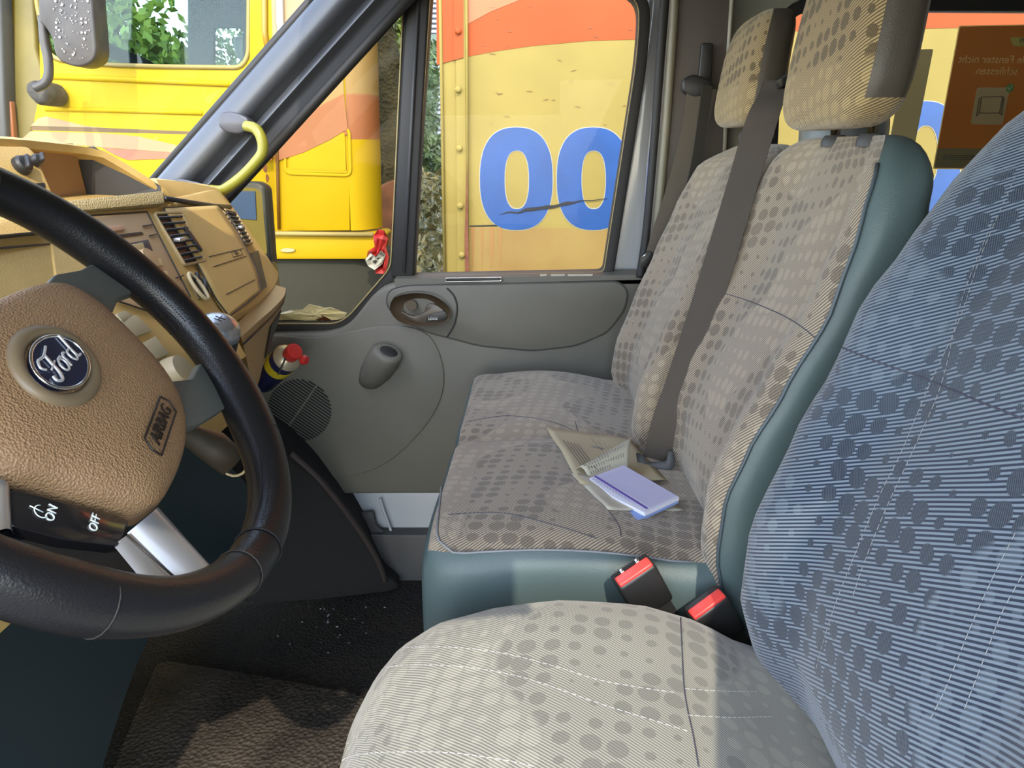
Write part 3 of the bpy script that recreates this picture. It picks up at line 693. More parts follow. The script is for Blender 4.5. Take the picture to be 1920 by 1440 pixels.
# chrome-edged blower knobs low on the stack, seen through the wheel
for px in ([(218, 588), (234, 582), (250, 590), (232, 606)], [(215, 606), (256, 590), (286, 620), (246, 634)], [(262, 646), (292, 630), (318, 664), (284, 676)]):
    plate('heater_button', rnd(fa(px, .008), .002, 3), NF, .006, mat('heater_button_plastic', (0.45, 0.4, 0.24), .5), dash, bevel=.0015)
lathe('heater_knob', [(.024, 0), (.022, .012), (.019, .02), (.0005, .021)], fhit(322, 706, .004), NF, mat('heater_knob_plastic', (0.42, 0.34, 0.2), .4), dash, n=24)

# gear lever
gk = at(408, 622, 'y', .97)
gear = thing('gear_lever', tuple(gk), 'black gear lever knob with a silver cap printed with the shift pattern', 'gear lever')
gax = V((.35, -.25, .9)).normalized()
lathe('knob_body', [(.012, -.075), (.016, -.06), (.024, -.045), (.0275, -.025), (.028, -.005), (.027, .004)], gk, gax, DARK, gear, n=28)
lathe('knob_cap', [(.0285, -.004), (.0285, .003), (.026, .012), (.020, .018), (.011, .0215), (.0005, .022)], gk, gax, mat('knob_cap_silver', (.45, .47, .5), .25, metal=.85), gear, n=28)
gx_ = V((0, 1, 0)); gx_ = (gx_-gax*gx_.dot(gax)).normalized(); gy_ = gax.cross(gx_)
gy_ = -gy_ if gy_.x > 0 else gy_
text('shift_letters', 'R', gk+gax*.0205-gx_*.012+gy_*-.002, gx_, gy_, .008, DARK, gear); text('shift_letters', '2', gk+gax*.0205+gx_*.010+gy_*-.004, gx_, gy_, .008, DARK, gear)
text('shift_letters', '1', gk+gax*.0205-gx_*.004+gy_*.007, gx_, gy_, .007, DARK, gear)
for a, b in (((-.006, 0), (.006, 0)), ((0, -.007), (0, .006)), ((-.006, -.005), (-.006, .005))): tube('shift_lines', [gk+gax*.0222+gx_*a[0]+gy_*a[1], gk+gax*.0222+gx_*b[0]+gy_*b[1]], .0005, DARK, gear, n=5)
tube('lever_shaft', [gk-gax*.07, gk-gax*.12+V((-.05, 0, 0))], .012, DARK, gear, n=12)

# grab handle on the A pillar
gr = thing('grab_handle', tuple(at(480, 290, 'y', 1.6)), 'olive yellow grab handle curving from the far windscreen pillar to the dashboard', 'handle')
YH = mat('yellow_handle_plastic', (0.21, 0.197, 0.021), .38)
hp = spline([at(x, y, 'y', Y) for x, y, Y in ((462, 236, 1.600), (480, 242, 1.585), (491, 262, 1.58), (492, 285, 1.58), (478, 306, 1.58), (455, 330, 1.585), (432, 348, 1.59), (415, 357, 1.60), (395, 356, 1.615))], 6)
tube('handle_bar', hp, .0105, YH, gr, n=14)
mc = at(440, 235, 'y', 1.635)
pa_ = rnd([at(x, y, 'y', 1.632) for x, y in ((413, 226), (418, 213), (435, 209), (458, 216), (474, 226), (470, 244), (455, 253), (430, 250), (415, 240))], .02, 5)
plate('handle_mount', pa_, V((-.1, -1, .1)), .030, mat('handle_mount_plastic', (.045, .045, .055), .35), gr, bevel=.008, lift=.012)
plate('handle_mount', rnd([at(x, y, 'y', 1.62) for x, y in ((320, 340), (335, 334), (375, 342), (392, 350), (385, 362), (330, 352))], .01, 4), V((-.1, -.7, .6)), .02, MATS['handle_mount_plastic'], gr, bevel=.004)
# ================================================================== SEATS
def back_rings(zs, Xf, T, yl, yr, rec, e=4.5, M_=112, topr=.05, botr=.03, cz=None):
    rings = []
    se = sellipse(240, e)
    z0, z1 = zs[0], zs[-1]
    for z in zs:
        yL, yR = yl(z), yr(z); ym = (yL+yR)/2; hw = (yR-yL)/2; t = T(z)/2; xf = Xf(z)
        k = 1.0
        dt = (z1-z)/topr; db = (z-z0)/botr
        for d in (dt, db):
            if d < 1: k *= math.sqrt(max(.0004, 1-(1-d)**2))
        hw2 = hw-(1-k)*min(hw*.98, .07); t2 = t*(.02+.98*k); xm = xf+t
        rr = rec(z)*k; loop = []
        for c, s in se:
            x = xm+t2*s; y = ym+hw2*c
            if s < 0: x += rr*(1-sstep(.42, .86, abs(c)))*min(1, -s*1.5)
            loop.append(V((x, y, z)))
        rings.append(resample(loop, M_))
    return rings
def zlist(a, b, n, edge=.05, m=7):
    out = [a+edge*(1-math.cos(math.pi/2*i/m)) for i in range(m)]
    out += [a+edge+(b-a-2*edge)*i/n for i in range(n+1)]
    out += [b-edge*(1-math.cos(math.pi/2*i/m)) for i in range(m-1, -1, -1)]
    return out
def dashes(name, path, m, parent, ln=.0045, gap=.0022, r=.0003):
    """white thread stitches along a polyline, as one mesh"""
    vs = []; fs = []; d = 0; L = 0
    segs = [(path[i], path[i+1]) for i in range(len(path)-1)]
    tot = sum((b-a).length for a, b in segs)
    def pt(s):
        for a, b in segs:
            l = (b-a).length
            if s <= l: return a+(b-a)*(s/max(l, 1e-9)), (b-a).normalized()
            s -= l
        return segs[-1][1], (segs[-1][1]-segs[-1][0]).normalized()
    s = 0
    while s+ln < tot:
        a, ta = pt(s); b, _ = pt(s+ln); x = ta.cross(V((.3, .5, .8))).normalized(); y = ta.cross(x)
        k = len(vs)
        for p in (a, b):
            for q in (x, y, -x, -y): vs.append(p+q*r)
        fs += [[k+j, k+(j+1) % 4, k+4+(j+1) % 4, k+4+j] for j in range(4)]+[[k, k+1, k+2, k+3], [k+4, k+5, k+6, k+7]]
        s += ln+gap
    o = mesh(name, vs, fs, m, parent); o['kind'] = 'stuff'; return o
THREAD = mat('white_thread', (0.49, 0.49, 0.49), .8); THREADG = mat('grey_thread', (0.22, 0.23, 0.24), .8); THREADD = mat('dark_thread', (.06, .06, .08), .8)
def onpath(px, b, lift=.0006, n=10):
    out = []
    for p in spline([V((x, y, 0)) for x, y in px], n):
        h, nn = hit(p.x, p.y, b)
        if h is not None: out.append(h+nn*lift)
    return out

# ---- driver seat
drv = thing('driver_seat', (.12, .48, 0), 'driver seat nearest the camera, striped grey fabric with dark dots, sunlit cushion and shaded backrest', 'seat')
xf_d = [(.50, .252), (.567, .214), (.618, .199), (.691, .202), (.793, .236), (.86, .264), (.913, .278), (.975, .314), (1.007, .332), (1.052, .364), (1.10, .405), (1.2, .48)]
def d_yr(z): return .715-.010*sstep(.75, 1.0, z)-.17*max(0, (z-1.05)/.17)**1.6
rg = back_rings(zlist(.50, 1.23, 28), lambda z: lerp(xf_d, z), lambda z: .15, lambda z: .22+.17*max(0, (z-1.05)/.17)**1.6, d_yr, lambda z: .035)
def key_back(yr_, yl_, xm):
    def f(i, j, c, n):
        if n.x > .6: return 'rear'
        if abs(n.y) > .80 and n.x > -.45: return 'side' if c.y > .45 else 'near'
        return 'front'
    return f
db = loft(rg, {'front': ('backrest', FAB), 'side': ('backrest_side_panel', LEATHG), 'near': ('backrest_side_panel', LEATHG), 'rear': ('backrest_rear_panel', DARKG)}, key_back(0, 0, 0), drv)
bvd = bvh_of(list(db.values()))
st = [onpath([(1905, 330), (1840, 480), (1800, 600), (1745, 720), (1690, 850), (1650, 930), (1600, 1050), (1565, 1140), (1540, 1220), (1530, 1260)], bvd),
      onpath([(1860, 420), (1805, 560), (1768, 715), (1720, 830), (1660, 960), (1620, 1060), (1600, 1120)], bvd),
      onpath([(1905, 1000), (1860, 1090), (1820, 1180), (1775, 1290), (1745, 1350)], bvd), onpath([(1918, 1080), (1880, 1150), (1845, 1240), (1810, 1330)], bvd)]
for s_ in st:
    if len(s_) > 3: dashes('stitching', s_, THREADG, drv)
sm = onpath([(1580, 652), (1650, 680), (1740, 712), (1830, 750), (1918, 785)], bvd, .0002)
if len(sm) > 3: tube('seam', sm, .0007, THREADD, drv, n=6)
# cushion: sections across the van, stations along x
def cushion_rings(st_, e=4.0, M_=96, dish=.012):
    rings = []; se = sellipse(240, e)
    for x, y0, y1, zt, zb in st_:
        ym = (y0+y1)/2; hw = (y1-y0)/2; zm = (zt+zb)/2; hz = (zt-zb)/2
        loop = []
        for c, s in se:
            z = zm+hz*s
            if s > 0: z += dish*(-(1-sstep(.35, .9, abs(c))))
            loop.append(V((x, ym+hw*c, z)))
        rings.append(resample(loop, M_))
    return rings
def key_cush(zside):
    def f(i, j, c, n):
        if n.z < -.5: return 'under'
        if c.z < zside: return 'side'
        return 'top'
    return f
stn = []
ZT = [(-.170, .535), (-.152, .560), (-.133, .578), (-.087, .602), (-.031, .617), (.03, .623), (.113, .617), (.169, .600), (.218, .572), (.28, .55)]
for i in range(15):
    t = i/14; a = math.pi/2*t; k = math.sin(a)            # front nose
    x = -.170+.085*(1-math.cos(a)); stn.append((x, .455-(.09+.145*k), .505+(.105+.105*k), lerp(ZT, x), .470-.04*k))
for i in range(1, 17):
    t = i/16; x = -.085+t*.365; stn.append((x, .22, .715+.012*math.sin(math.pi*min(1, t*1.1)), lerp(ZT, x), .43))
dc = loft(cushion_rings(stn), {'top': ('cushion', FABD), 'side': ('cushion_side_panel', LEATHG), 'under': ('cushion_underside', DARKG)}, key_cush(.505), drv)
# closing face of the nose
nose = [p for p in cushion_rings(stn[:1])[0]]
me_o = mesh('cushion_front', nose, [list(range(len(nose)))], FAB, drv)
uvn = me_o.data.uv_layers.new(name='UVMap')
for lp in me_o.data.loops: c_ = me_o.data.vertices[lp.vertex_index].co; uvn.data[lp.index].uv = (c_.y, c_.z)
bvc = bvh_of(list(dc.values()))
for px in ([(690, 1225), (740, 1216), (840, 1214), (940, 1225), (1040, 1250), (1120, 1275), (1200, 1290), (1270, 1300)],
           [(685, 1258), (760, 1248), (860, 1250), (960, 1266), (1040, 1290), (1130, 1322), (1220, 1350), (1290, 1372)],
           [(622, 1440), (660, 1418), (730, 1411), (840, 1412), (940, 1425), (1010, 1440)], [(1284, 1292), (1340, 1296), (1420, 1298)], [(1290, 1342), (1370, 1346), (1450, 1344)]):
    p_ = onpath(px, bvc)
    if len(p_) > 3: dashes('stitching', p_, THREAD, drv)
sm = onpath([(1275, 1130), (1278, 1200), (1284, 1300), (1300, 1380), (1310, 1438)], bvc, .0002)
if len(sm) > 3: tube('seam', sm, .0007, THREADD, drv, n=6)
box('seat_base', (.08, .46, .22), (.36, .38, .42), DARKG, drv, bevel=.02)
lathe('recliner_knob', [(.03, 0), (.032, .01), (.028, .02)], V((.32, .215, .50)), V((0, -1, 0)), DARKG, drv)
# head restraint of the driver seat, above the frame
def headrest(par, xf, y0, y1, z0, z1, T=.105, names=('headrest', 'headrest_side_panel'), fab=FAB, lean=.15, posts=True):
    rings = []; se = sellipse(200, 3.6); N = 26
    for i in range(N+1):
        t = i/N; z = z0+(z1-z0)*(.5-.5*math.cos(math.pi*t)); q = (z-z0)/(z1-z0)
        k = (max(0.0, 1-abs(2*q-1)**4.5))**(1/2.6); k = max(k, .05)
        hw = (y1-y0)/2*(1-.10*q-.05*q*q); ym = (y0+y1)/2
        hw = hw-(1-k)*.065; t2 = T/2*(.25+.75*k)*(1-.10*q)
        xm = xf+T/2+lean*(z-z0)*.8+.03*max(0, q-.55)**2*4*.3
        loop = [V((xm+t2*s, ym+hw*c, z)) for c, s in se]; rings.append(resample(loop, 88))
    def kf(i, j, c, n):
        q = (c.z-z0)/(z1-z0)
        xm = xf+T/2+lean*(c.z-z0)*.8
        if (j < 47 or j >= 85) and .12 < q: return 'side'
        return 'front'
    h = loft(rings, {'front': (names[0], fab), 'side': (names[1], HLEATH)}, kf, par)
    ends = []
    for r in (rings[0], rings[-1]): mesh('headrest_cap', r, [list(range(len(r)))], fab, h['front'])
    h['side'].parent = h['front']
    ym = (y0+y1)/2
    if posts:
        for dy in (-.055, .055):
            p = tube('headrest_post', [V((xf+.066, ym+dy, z0-.06)), V((xf+.066, ym+dy, z0+.01))], .006, CHROME, par)
            c = lathe('post_collar', [(.016, 0), (.016, .008), (.012, .014)], V((xf+.066, ym+dy, z0-.020)), V((0, 0, 1)), DARKG, par, n=16)
    return h
headrest(drv, .50, .35, .60, 1.245, 1.45)

# ---- double passenger bench
ben = thing('passenger_bench', (.12, 1.2, 0), 'double passenger bench seat beside the far door, grey dotted fabric with dark leather sides', 'seat')
xf_m = [(.50, .225), (.56, .200), (.61, .190), (.68, .194), (.738, .214), (.806, .246), (.899, .290), (.98, .318), (1.03, .335), (1.07, .35)]
rgm = back_rings(zlist(.50, 1.062, 26), lambda z: lerp(xf_m, z), lambda z: .115-.045*sstep(.85, 1.06, z), lambda z: .765+.028*max(0, (z-.93)/.13)**2, lambda z: 1.185-.012*max(0, (z-.93)/.13)**2, lambda z: .034)
def key_mid(i, j, c, n):
    if 46 <= j < 60: return 'side'
    if n.x > .55: return 'rear'
    return 'front'
mb = loft(rgm, {'front': ('middle_backrest', FABW), 'side': ('backrest_side_panel', LEATHG), 'rear': ('backrest_rear_panel', DARKG)}, key_mid, ben)
xf_o = [(.47, .235), (.543, .176), (.597, .163), (.656, .170), (.748, .203), (.848, .243), (.933, .278), (1.017, .315), (1.047, .345)]
rgo = back_rings(zlist(.47, 1.055, 26), lambda z: lerp(xf_o, z), lambda z: .115-.02*sstep(.9, 1.05, z), lambda z: 1.195+.012*max(0, (z-.93)/.12)**2, lambda z: 1.615-.05*max(0, (z-.93)/.12)**2, lambda z: .034)
ob = loft(rgo, {'front': ('outer_backrest', FABW), 'rear': ('backrest_rear_panel', DARKG)}, lambda i, j, c, n: 'rear' if n.x > .55 else 'front', ben)
stn = []
for i in range(12):
    a = math.pi/2*i/11; k = math.sin(a)
    x = -.130+.055*(1-math.cos(a)); stn.append((x, .80-.025*k, 1.62+.03*k, .545+.050*math.sqrt(max(0, 1-(1-k)**2)), .36-.02*k))
for i in range(1, 15):
    t = i/14; x = -.075+t*.335; stn.append((x, .775, 1.65, .595+.014*math.sin(math.pi*min(1, t*1.4))-.02*t, .34))
def key_bc(i, j, c, n):
    if n.z < -.5: return 'under'
    if 67 <= j < 84 and n.x > -.75: return 'side'
    if n.x < -.75 or (c.x < -.12): return 'front'
    return 'top'
# stretch the sections so that the far end lies a little lower
cr = cushion_rings(stn, e=9, M_=150, dish=.008)
for r in cr:
    for p in r:
        if p.z > .5: p.z += .034*(1-(p.y-.78)/.87)-.008-.012*math.exp(-((p.y-1.19)/.03)**2)
bc = loft(cr, {'top': ('bench_cushion', FABW), 'side': ('cushion_side_panel', LEATHG), 'under': ('cushion_underside', DARKG), 'front': ('cushion_front', LEATHG)}, key_bc, ben)
nose = cr[0]; nf = mesh('cushion_front', nose, [list(range(len(nose)))], LEATHG, ben)
bvb = bvh_of(list(bc.values())); bvm = bvh_of(list(mb.values())); bvo = bvh_of(list(ob.values()))
bvall = bvh_of(list(bc.values())+list(mb.values())+list(ob.values()))
box('seat_base', (.09, 1.22, .17), (.30, .82, .33), DARKG, ben, bevel=.01)
pth = onpath([(850, 738), (843, 770), (836, 850), (828, 920), (820, 990), (824, 1016)], bvb, .0012)+[r[67]+V((0, -.001, .001)) for r in cr[9:23]]
if len(pth) > 3: tube('piping', pth, .0014, THREADG, ben, n=6)
for px, m_ in ((None, THREADG),):
    pp = [r[67]+V((0, -.0012, -.004)) for r in cr[9:24]]
    if len(pp) > 3: dashes('stitching', [p+V((0, 0, -.006)) for p in pp], m_, ben, .004, .003)
for b_, px in ((bvb, [(1078, 790), (1090, 830), (1100, 860)]), (bvb, [(1135, 950), (1160, 985), (1164, 1005)]),
               (bvm, [(1345, 546), (1400, 563), (1450, 583), (1480, 598), (1510, 618), (1535, 640)]), (bvb, [(880, 790), (960, 780), (1060, 800), (1150, 860)]), (bvb, [(840, 965), (940, 962), (1040, 985), (1120, 1010)])):
    pp = onpath(px, b_, .0002)
    if len(pp) > 3: tube('seam', pp, .0006, THREADD, ben, n=6)
pp = [r[60]+V((-.001, -.0015, 0)) for r in rgm[3:-5]]
if len(pp) > 3:
    tube('piping', pp, .0022, LEATH, ben, n=6); dashes('stitching', [p+V((.008, 0, 0)) for p in pp], THREADG, ben, .004, .003)
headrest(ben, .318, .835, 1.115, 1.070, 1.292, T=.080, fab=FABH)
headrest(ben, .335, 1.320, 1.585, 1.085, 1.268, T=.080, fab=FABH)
# ================================================================== STEERING WHEEL
WC = V((-.311, .489, .9075)); TW = D2R(38.4)
WN = V((math.cos(TW), 0, math.sin(TW))); WU = V((-math.sin(TW), 0, math.cos(TW))); WR = V((0, 1, 0))
def wp(a, b, h=0.0): return WC+WR*a+WU*b+WN*h
def wpx(x, y, h=0.0): return onpl(x, y, WC+WN*h, WN)
wheel = thing('steering_wheel', tuple(WC), 'black leather steering wheel with brown airbag pad, oval emblem and silver spoke trim', 'steering wheel')
N = 144; vs = []; fs = []; m_ = 20
for i in range(N):
    A = 2*math.pi*i/N; deg = math.degrees(A)
    thick = 0
    for c_, w_, q in ((27, 16, .006), (-36, 16, .006), (153, 16, .006), (216, 16, .006)):
        dlt = abs((deg-c_+180) % 360-180); thick += q*math.exp(-(dlt/w_)**2)
    rr = .0165+thick*.55; R = .1765-thick*.45
    e = V((math.cos(A), math.sin(A), 0))
    for j in range(m_):
        B = 2*math.pi*j/m_; d = rr*math.cos(B); hh = (.0175+thick*.2)*math.sin(B)
        vs.append(wp(e.x*(R+d), e.y*(R+d), hh))
for i in range(N):
    for j in range(m_): fs.append([i*m_+j, i*m_+(j+1) % m_, ((i+1) % N)*m_+(j+1) % m_, ((i+1) % N)*m_+j])
mesh('rim', vs, fs, BLKLEATH, wheel, smooth=True)
for deg in (-43, -86, 60, 120, 223, 262):
    A = D2R(deg); e = (math.cos(A), math.sin(A))
    tube('rim_seam', [wp(e[0]*(.1765+.0172*math.cos(2*math.pi*j/20)), e[1]*(.1765+.0172*math.cos(2*math.pi*j/20)), .0180*math.sin(2*math.pi*j/20)) for j in range(20)], .0006, mat('seam_dark', (.004, .004, .004), .7), wheel, n=6, closed=True)
# perforated grip bands on the inside of the rim
pv = []; pf = []
for (d0, d1) in ((-2, 32), (-82, -46)):
    for i in range(int((d1-d0)*1.15)):
        for j in range(6):
            A = D2R(d0+(i+.5*(j % 2))/1.15); B = math.pi+D2R(-42+j*17)
            R = .1765+.0172*math.cos(B); hh = .0182*math.sin(B); c_ = wp(math.cos(A)*R, math.sin(A)*R, hh)
            nn = (WR*math.cos(A)+WU*math.sin(A))*math.cos(B)+WN*math.sin(B); tx = (WU*math.cos(A)-WR*math.sin(A)); ty = nn.cross(tx)
            k0 = len(pv)
            for q in range(6): pv.append(c_+nn*.0006+tx*math.cos(q*math.pi/3)*.00085+ty*math.sin(q*math.pi/3)*.00085)
            pf.append(list(range(k0, k0+6)))
g = mesh('grip_perforations', pv, pf, MATS['seam_dark'], wheel); g['kind'] = 'stuff'
# airbag pad dome
po = [(.004, .066), (.044, .069), (.072, .066), (.087, .054), (.095, .027), (.094, -.026), (.077, -.062), (.043, -.086), (.001, -.100), (-.036, -.103), (-.063, -.080), (-.085, -.053), (-.107, -.028), (-.104, .012), (-.088, .044), (-.045, .060)]
ol = spline([V((a, b, 0)) for a, b in po], 7, True); cx_, cy_ = -.003, -.014
vs = []; fs = []; nb = len(ol)
sc_ = [(1.0, -.022), (1.0, -.010), (.985, -.003), (.955, .002), (.90, .006), (.8, .0095), (.65, .012), (.45, .0135), (.25, .014), (.02, .014)]
for s_, h in sc_:
    for p in ol: vs.append(wp(cx_+(p.x-cx_)*s_, cy_+(p.y-cy_)*s_, h))
for i in range(len(sc_)-1):
    for j in range(nb): fs.append([i*nb+j, i*nb+(j+1) % nb, (i+1)*nb+(j+1) % nb, (i+1)*nb+j])
pad_o = mesh('airbag_pad', vs, fs, PAD, wheel, smooth=True)
# emblem
ec = wpx(112, 680, .0165); ex = (WR*math.cos(D2R(14))+WU*math.sin(D2R(14))); ey = WN.cross(ex)
def el(r1, r2, h, n=40): return [ec+ex*math.cos(q*2*math.pi/n)*r1+ey*math.sin(q*2*math.pi/n)*r2+WN*h for q in range(n)]
tube('emblem_well', el(.033, .0245, -.0045), .0055, mat('emblem_well_plastic', (0.22, 0.16, 0.09), .4), wheel, n=10, closed=True)
em = plate('emblem', el(.0265, .0175, 0), WN, .004, mat('emblem_navy', (.012, .018, .05), .15, coat=.6), wheel, lift=.001)
tube('emblem_rim', el(.0268, .0178, .001), .0013, CHROME, em, n=8, closed=True)
# the script lettering as brushed strokes
SCR = mat('emblem_script', (.72, .72, .72), .25, metal=.6)
def stroke(pts, r=.0009): tube('emblem_script', [ec+ex*x*.00105+ey*y*.00105+WN*.0022 for x, y in [(p.x, p.y) for p in spline([V((a, b, 0)) for a, b in pts], 5)]], r, SCR, em, n=6)
stroke([(-17, 3), (-19, 6), (-15, 9.5), (-9, 9), (-3, 10.5), (1, 12)], .0010)
stroke([(-7, 9), (-9, 3), (-11, -3), (-15, -7), (-19, -5), (-18, -2)], .0012)
stroke([(-14, 1), (-9, 2), (-5, 3)], .0008)
stroke([(-2, 2), (-5, -1), (-5, -5), (-2, -6), (1, -3), (1, 1), (-2, 2), (2, 2.5)], .0009)
stroke([(4, 2), (3, -2), (2, -6)], .0009); stroke([(3, -1), (6, 2.5), (8, 2)], .0009)
stroke([(14, 1.5), (10, 1), (9, -3), (11, -6), (14, -4), (15, 0)], .0009); stroke([(19, 11), (17, 5), (15, -1), (15, -5), (18, -5.5)], .0010)
# airbag label
EMB = mat('label_ink', (.012, .009, .006), .5)
lc = wpx(297, 800, .0125); lx = (WR*math.cos(D2R(19))+WU*math.sin(D2R(19))); ly = WN.cross(lx)
bvp = bvh_of([pad_o])
text('airbag_word', 'AIRBAG', lc+WN*.0030, lx, ly, .0125, EMB, wheel, ext=.0006, shear=.25)
tube('label_frame', [lc+lx*a+ly*b+WN*.0028 for a, b in ((-.029, -.0075), (.024, -.0075), (.030, 0), (.028, .0075), (-.024, .0075), (-.030, 0))], .0008, EMB, wheel, n=6, closed=True)
# spokes
def wpoly(name, pts, h, th, m, par, bevel=.002, r=.004): return plate(name, rnd([wp(a, b, h) for a, b in pts], r, 4), WN, th, m, par, bevel=bevel)
wpoly('spoke', [(.05, .025), (.05, .062), (.085, .074), (.118, .072), (.165, .078), (.168, .040), (.132, .040), (.108, .030)], -.006, .012, GREYP, wheel)
wpoly('spoke', [(.05, -.070), (.05, -.028), (.085, -.036), (.127, -.048), (.165, -.038), (.160, -.085), (.122, -.083), (.085, -.080)], -.006, .012, GREYP, wheel)
wpoly('spoke', [(-.06, .02), (-.06, .060), (-.12, .072), (-.165, .070), (-.168, .010), (-.12, -.020)], -.006, .012, GREYP, wheel)
wpoly('switch_housing', [(-.05, -.10), (-.10, -.035), (-.165, -.01), (-.166, -.05), (-.142, -.100), (-.100, -.135), (-.080, -.125)], -.012, .016, DARK, wheel, .003)
gloss = mat('gloss_black_switch', (.01, .01, .012), .12, coat=.5)
swt = plate('cruise_switch', rnd([wpx(x, y, -.004) for x, y in ((20, 916), (120, 940), (243, 975), (222, 1024), (120, 1012), (20, 986))], .003, 3), WN, .01, gloss, wheel, bevel=.002)
tdir = wpx(180, 966, 0)-wpx(173, 994, 0); WPR = mat('switch_print', (.62, .72, .75), .5)
tup = WN.cross(tdir)
text('switch_word', 'OFF', wpx(178, 980, -.0035), tdir, tup, .0078, WPR, swt); text('switch_word', 'ON', wpx(97, 962, -.0035), tdir, tup, .0078, WPR, swt)
c0 = wpx(78, 959, -.0032)
tube('switch_icon', [c0+(tdir.normalized()*math.cos(q*math.pi/8)*.0042+tup.normalized()*math.sin(q*math.pi/8)*.0042) for q in range(1, 12)], .0004, WPR, swt, n=5)
tube('switch_icon', [c0+tup.normalized()*.007, c0-tup.normalized()*.001], .0004, WPR, swt, n=5)
def bar(pts, hs, m):
    """ridge moulding: list of (px left, px right) ends with heights"""
    k = len(pts); vs = []; fs = []
    for (a, b), h in zip(pts, hs): vs += [wpx(*a, -.006)+WN*h, wpx(*b, -.006)+WN*h]
    for i in range(k-1): fs.append([2*i, 2*i+1, 2*i+3, 2*i+2])
    o = mesh('spoke_trim', vs, fs, m, wheel, smooth=True); return o
def arcbar(a0, a1, b0, b1, hmax, m, n=8):
    L_ = []
    for i in range(n+1):
        t = i/n; L_.append(((a0[0]+(b0[0]-a0[0])*t, a0[1]+(b0[1]-a0[1])*t), (a1[0]+(b1[0]-a1[0])*t, a1[1]+(b1[1]-a1[1])*t)))
    return bar(L_, [hmax*math.sin(math.pi*i/n) for i in range(n+1)], m)
arcbar((238, 1000), (342, 1092), (296, 950), (392, 1062), .010, SILV)
arcbar((212, 1022), (268, 1090), (246, 1000), (338, 1090), .005, SILV)
arcbar((-30, 900), (-30, 1006), (19, 922), (24, 1000), .006, SILV)
tube('trim_gap', [wpx(238, 1003, .0), wpx(338, 1092, .0)], .0008, DARK, wheel, n=5)
lathe('hub_shroud', [(.075, -.02), (.085, -.04), (.07, -.06), (.055, -.09), (.0005, -.095)], WC, WN, DARK, wheel, n=28)
col = thing('steering_column', tuple(wp(0, 0, -.16)), 'charcoal steering column shroud with a control stalk behind the wheel', 'steering column')
Rm = Matrix((WR, WU, WN)).transposed()
box('shroud', wp(0, -.005, -.175), (.11, .10, .14), DARKG, col, bevel=.015, R=Rm)
stk = [wpx(318, 800, -.10), wpx(360, 818, -.10), wpx(400, 838, -.10), wpx(436, 868, -.10)]
SB = mat('stalk_plastic', (.04, .032, .02), .4)
tube('control_stalk', [wp(.04, -.02, -.13)]+stk, [.008, .008, .012, .017, .016], SB, col, n=14)
tube('stalk_ring', [stk[3]+(WU*math.cos(q*math.pi/8)+WN*math.sin(q*math.pi/8))*.014+(stk[3]-stk[2])*.03 for q in range(16)], .0015, mat('stalk_ring_plastic', (.35, .28, .15), .4), col, n=6, closed=True)

# ================================================================== BELTS AND BUCKLES
b1 = thing('seat_belt', tuple(at(1455, 165, 'y', 1.20)), 'dark seat belt running down over the middle backrest from between the two head restraints', 'seat belt')
cp = [(1466, 150, 1.215), (1452, 172, 1.20), (1432, 215, 1.17), (1400, 320, 1.15), (1358, 460, 1.12), (1318, 590, 1.09), (1275, 720, 1.06), (1250, 790, 1.04), (1232, 862, 1.01)]
pts = []; raw = []
for x, y, Y in cp:
    p = at(x, y, 'y', Y)
    h, nn = hit(x, y, bvall)
    raw.append(((h-CAM).length if h is not None else 9.0, y)); pts.append(p)
d0 = (pts[2]-CAM).length; d1 = raw[-1][0]-.016; y0_, y1_ = cp[2][1], cp[-1][1]
L_ = [d0+(d1-d0)*((y-y0_)/(y1_-y0_)) for x, y, Y in cp]
sub = max([0]+[l-(r_[0]-.012) for l, r_ in zip(L_, raw) if r_[1] > 300])
for k_ in range(3, len(cp)):
    wgt = min(1, (k_-2)/2); q_ = (cp[k_][1]-y0_)/(y1_-y0_)
    pts[k_] = CAM+(pts[k_]-CAM).normalized()*(L_[k_]-sub*math.sin(math.pi*min(1, max(0, q_)))**.5*wgt)
pts = [pts[0]+V((.04, .0, -.02))]+pts
sp = spline(pts, 8)
ribbon('webbing', sp, [.046-.002*min(1, i/20) for i in range(len(sp))], V((1, -.35, .3)), .0022, BELT, b1)
gp_ = at(1462, 168, 'y', 1.19)
plate('belt_guide', rnd([gp_+V((a, b, c)) for a, b, c in ((-.01, -.035, .012), (.03, -.035, .03), (.04, .035, .03), (.0, .035, .012))], .004, 3), V((-.3, -.4, .85)), .012, DARK, b1, bevel=.003)
bk_ = [at(1462, 265, 'y', 1.22), at(1480, 262, 'y', 1.20)]
hs = thing('belt_tower', (.42, 1.20, 1.10), 'smooth blue grey moulded tower between the two passenger head restraints carrying the belt guide', 'belt tower')
lathe('tower_shell', [(.058, -.06), (.060, 0), (.056, .04), (.045, .07), (.02, .085), (.0005, .086)], V((.445, 1.165, 1.075)), V((0, 0, 1)), mat('tower_plastic', (.15, .18, .19), .4), hs, n=28)
cl = sp[-1]
vd_ = -(cl-CAM).normalized()
def lp(px, lift=0.0): return [onpl(x, y, cl+vd_*(.024+lift), vd_) for x, y in px]
plate('latch_frame', rnd(lp([(1192, 848), (1206, 852), (1212, 868), (1250, 864), (1252, 846), (1262, 844), (1266, 872), (1258, 881), (1212, 888), (1198, 882)]), .003, 3), vd_, .010, DARK, b1, bevel=.002)
plate('latch_tongue', rnd(lp([(1205, 884), (1248, 880), (1254, 906), (1250, 918), (1226, 912), (1210, 898)], -.004), .004, 3), vd_, .008, DARK, b1, bevel=.002)
tube('latch_glint', lp([(1233, 905), (1240, 907), (1245, 903)], .004), .0012, CHROME, b1, n=6)
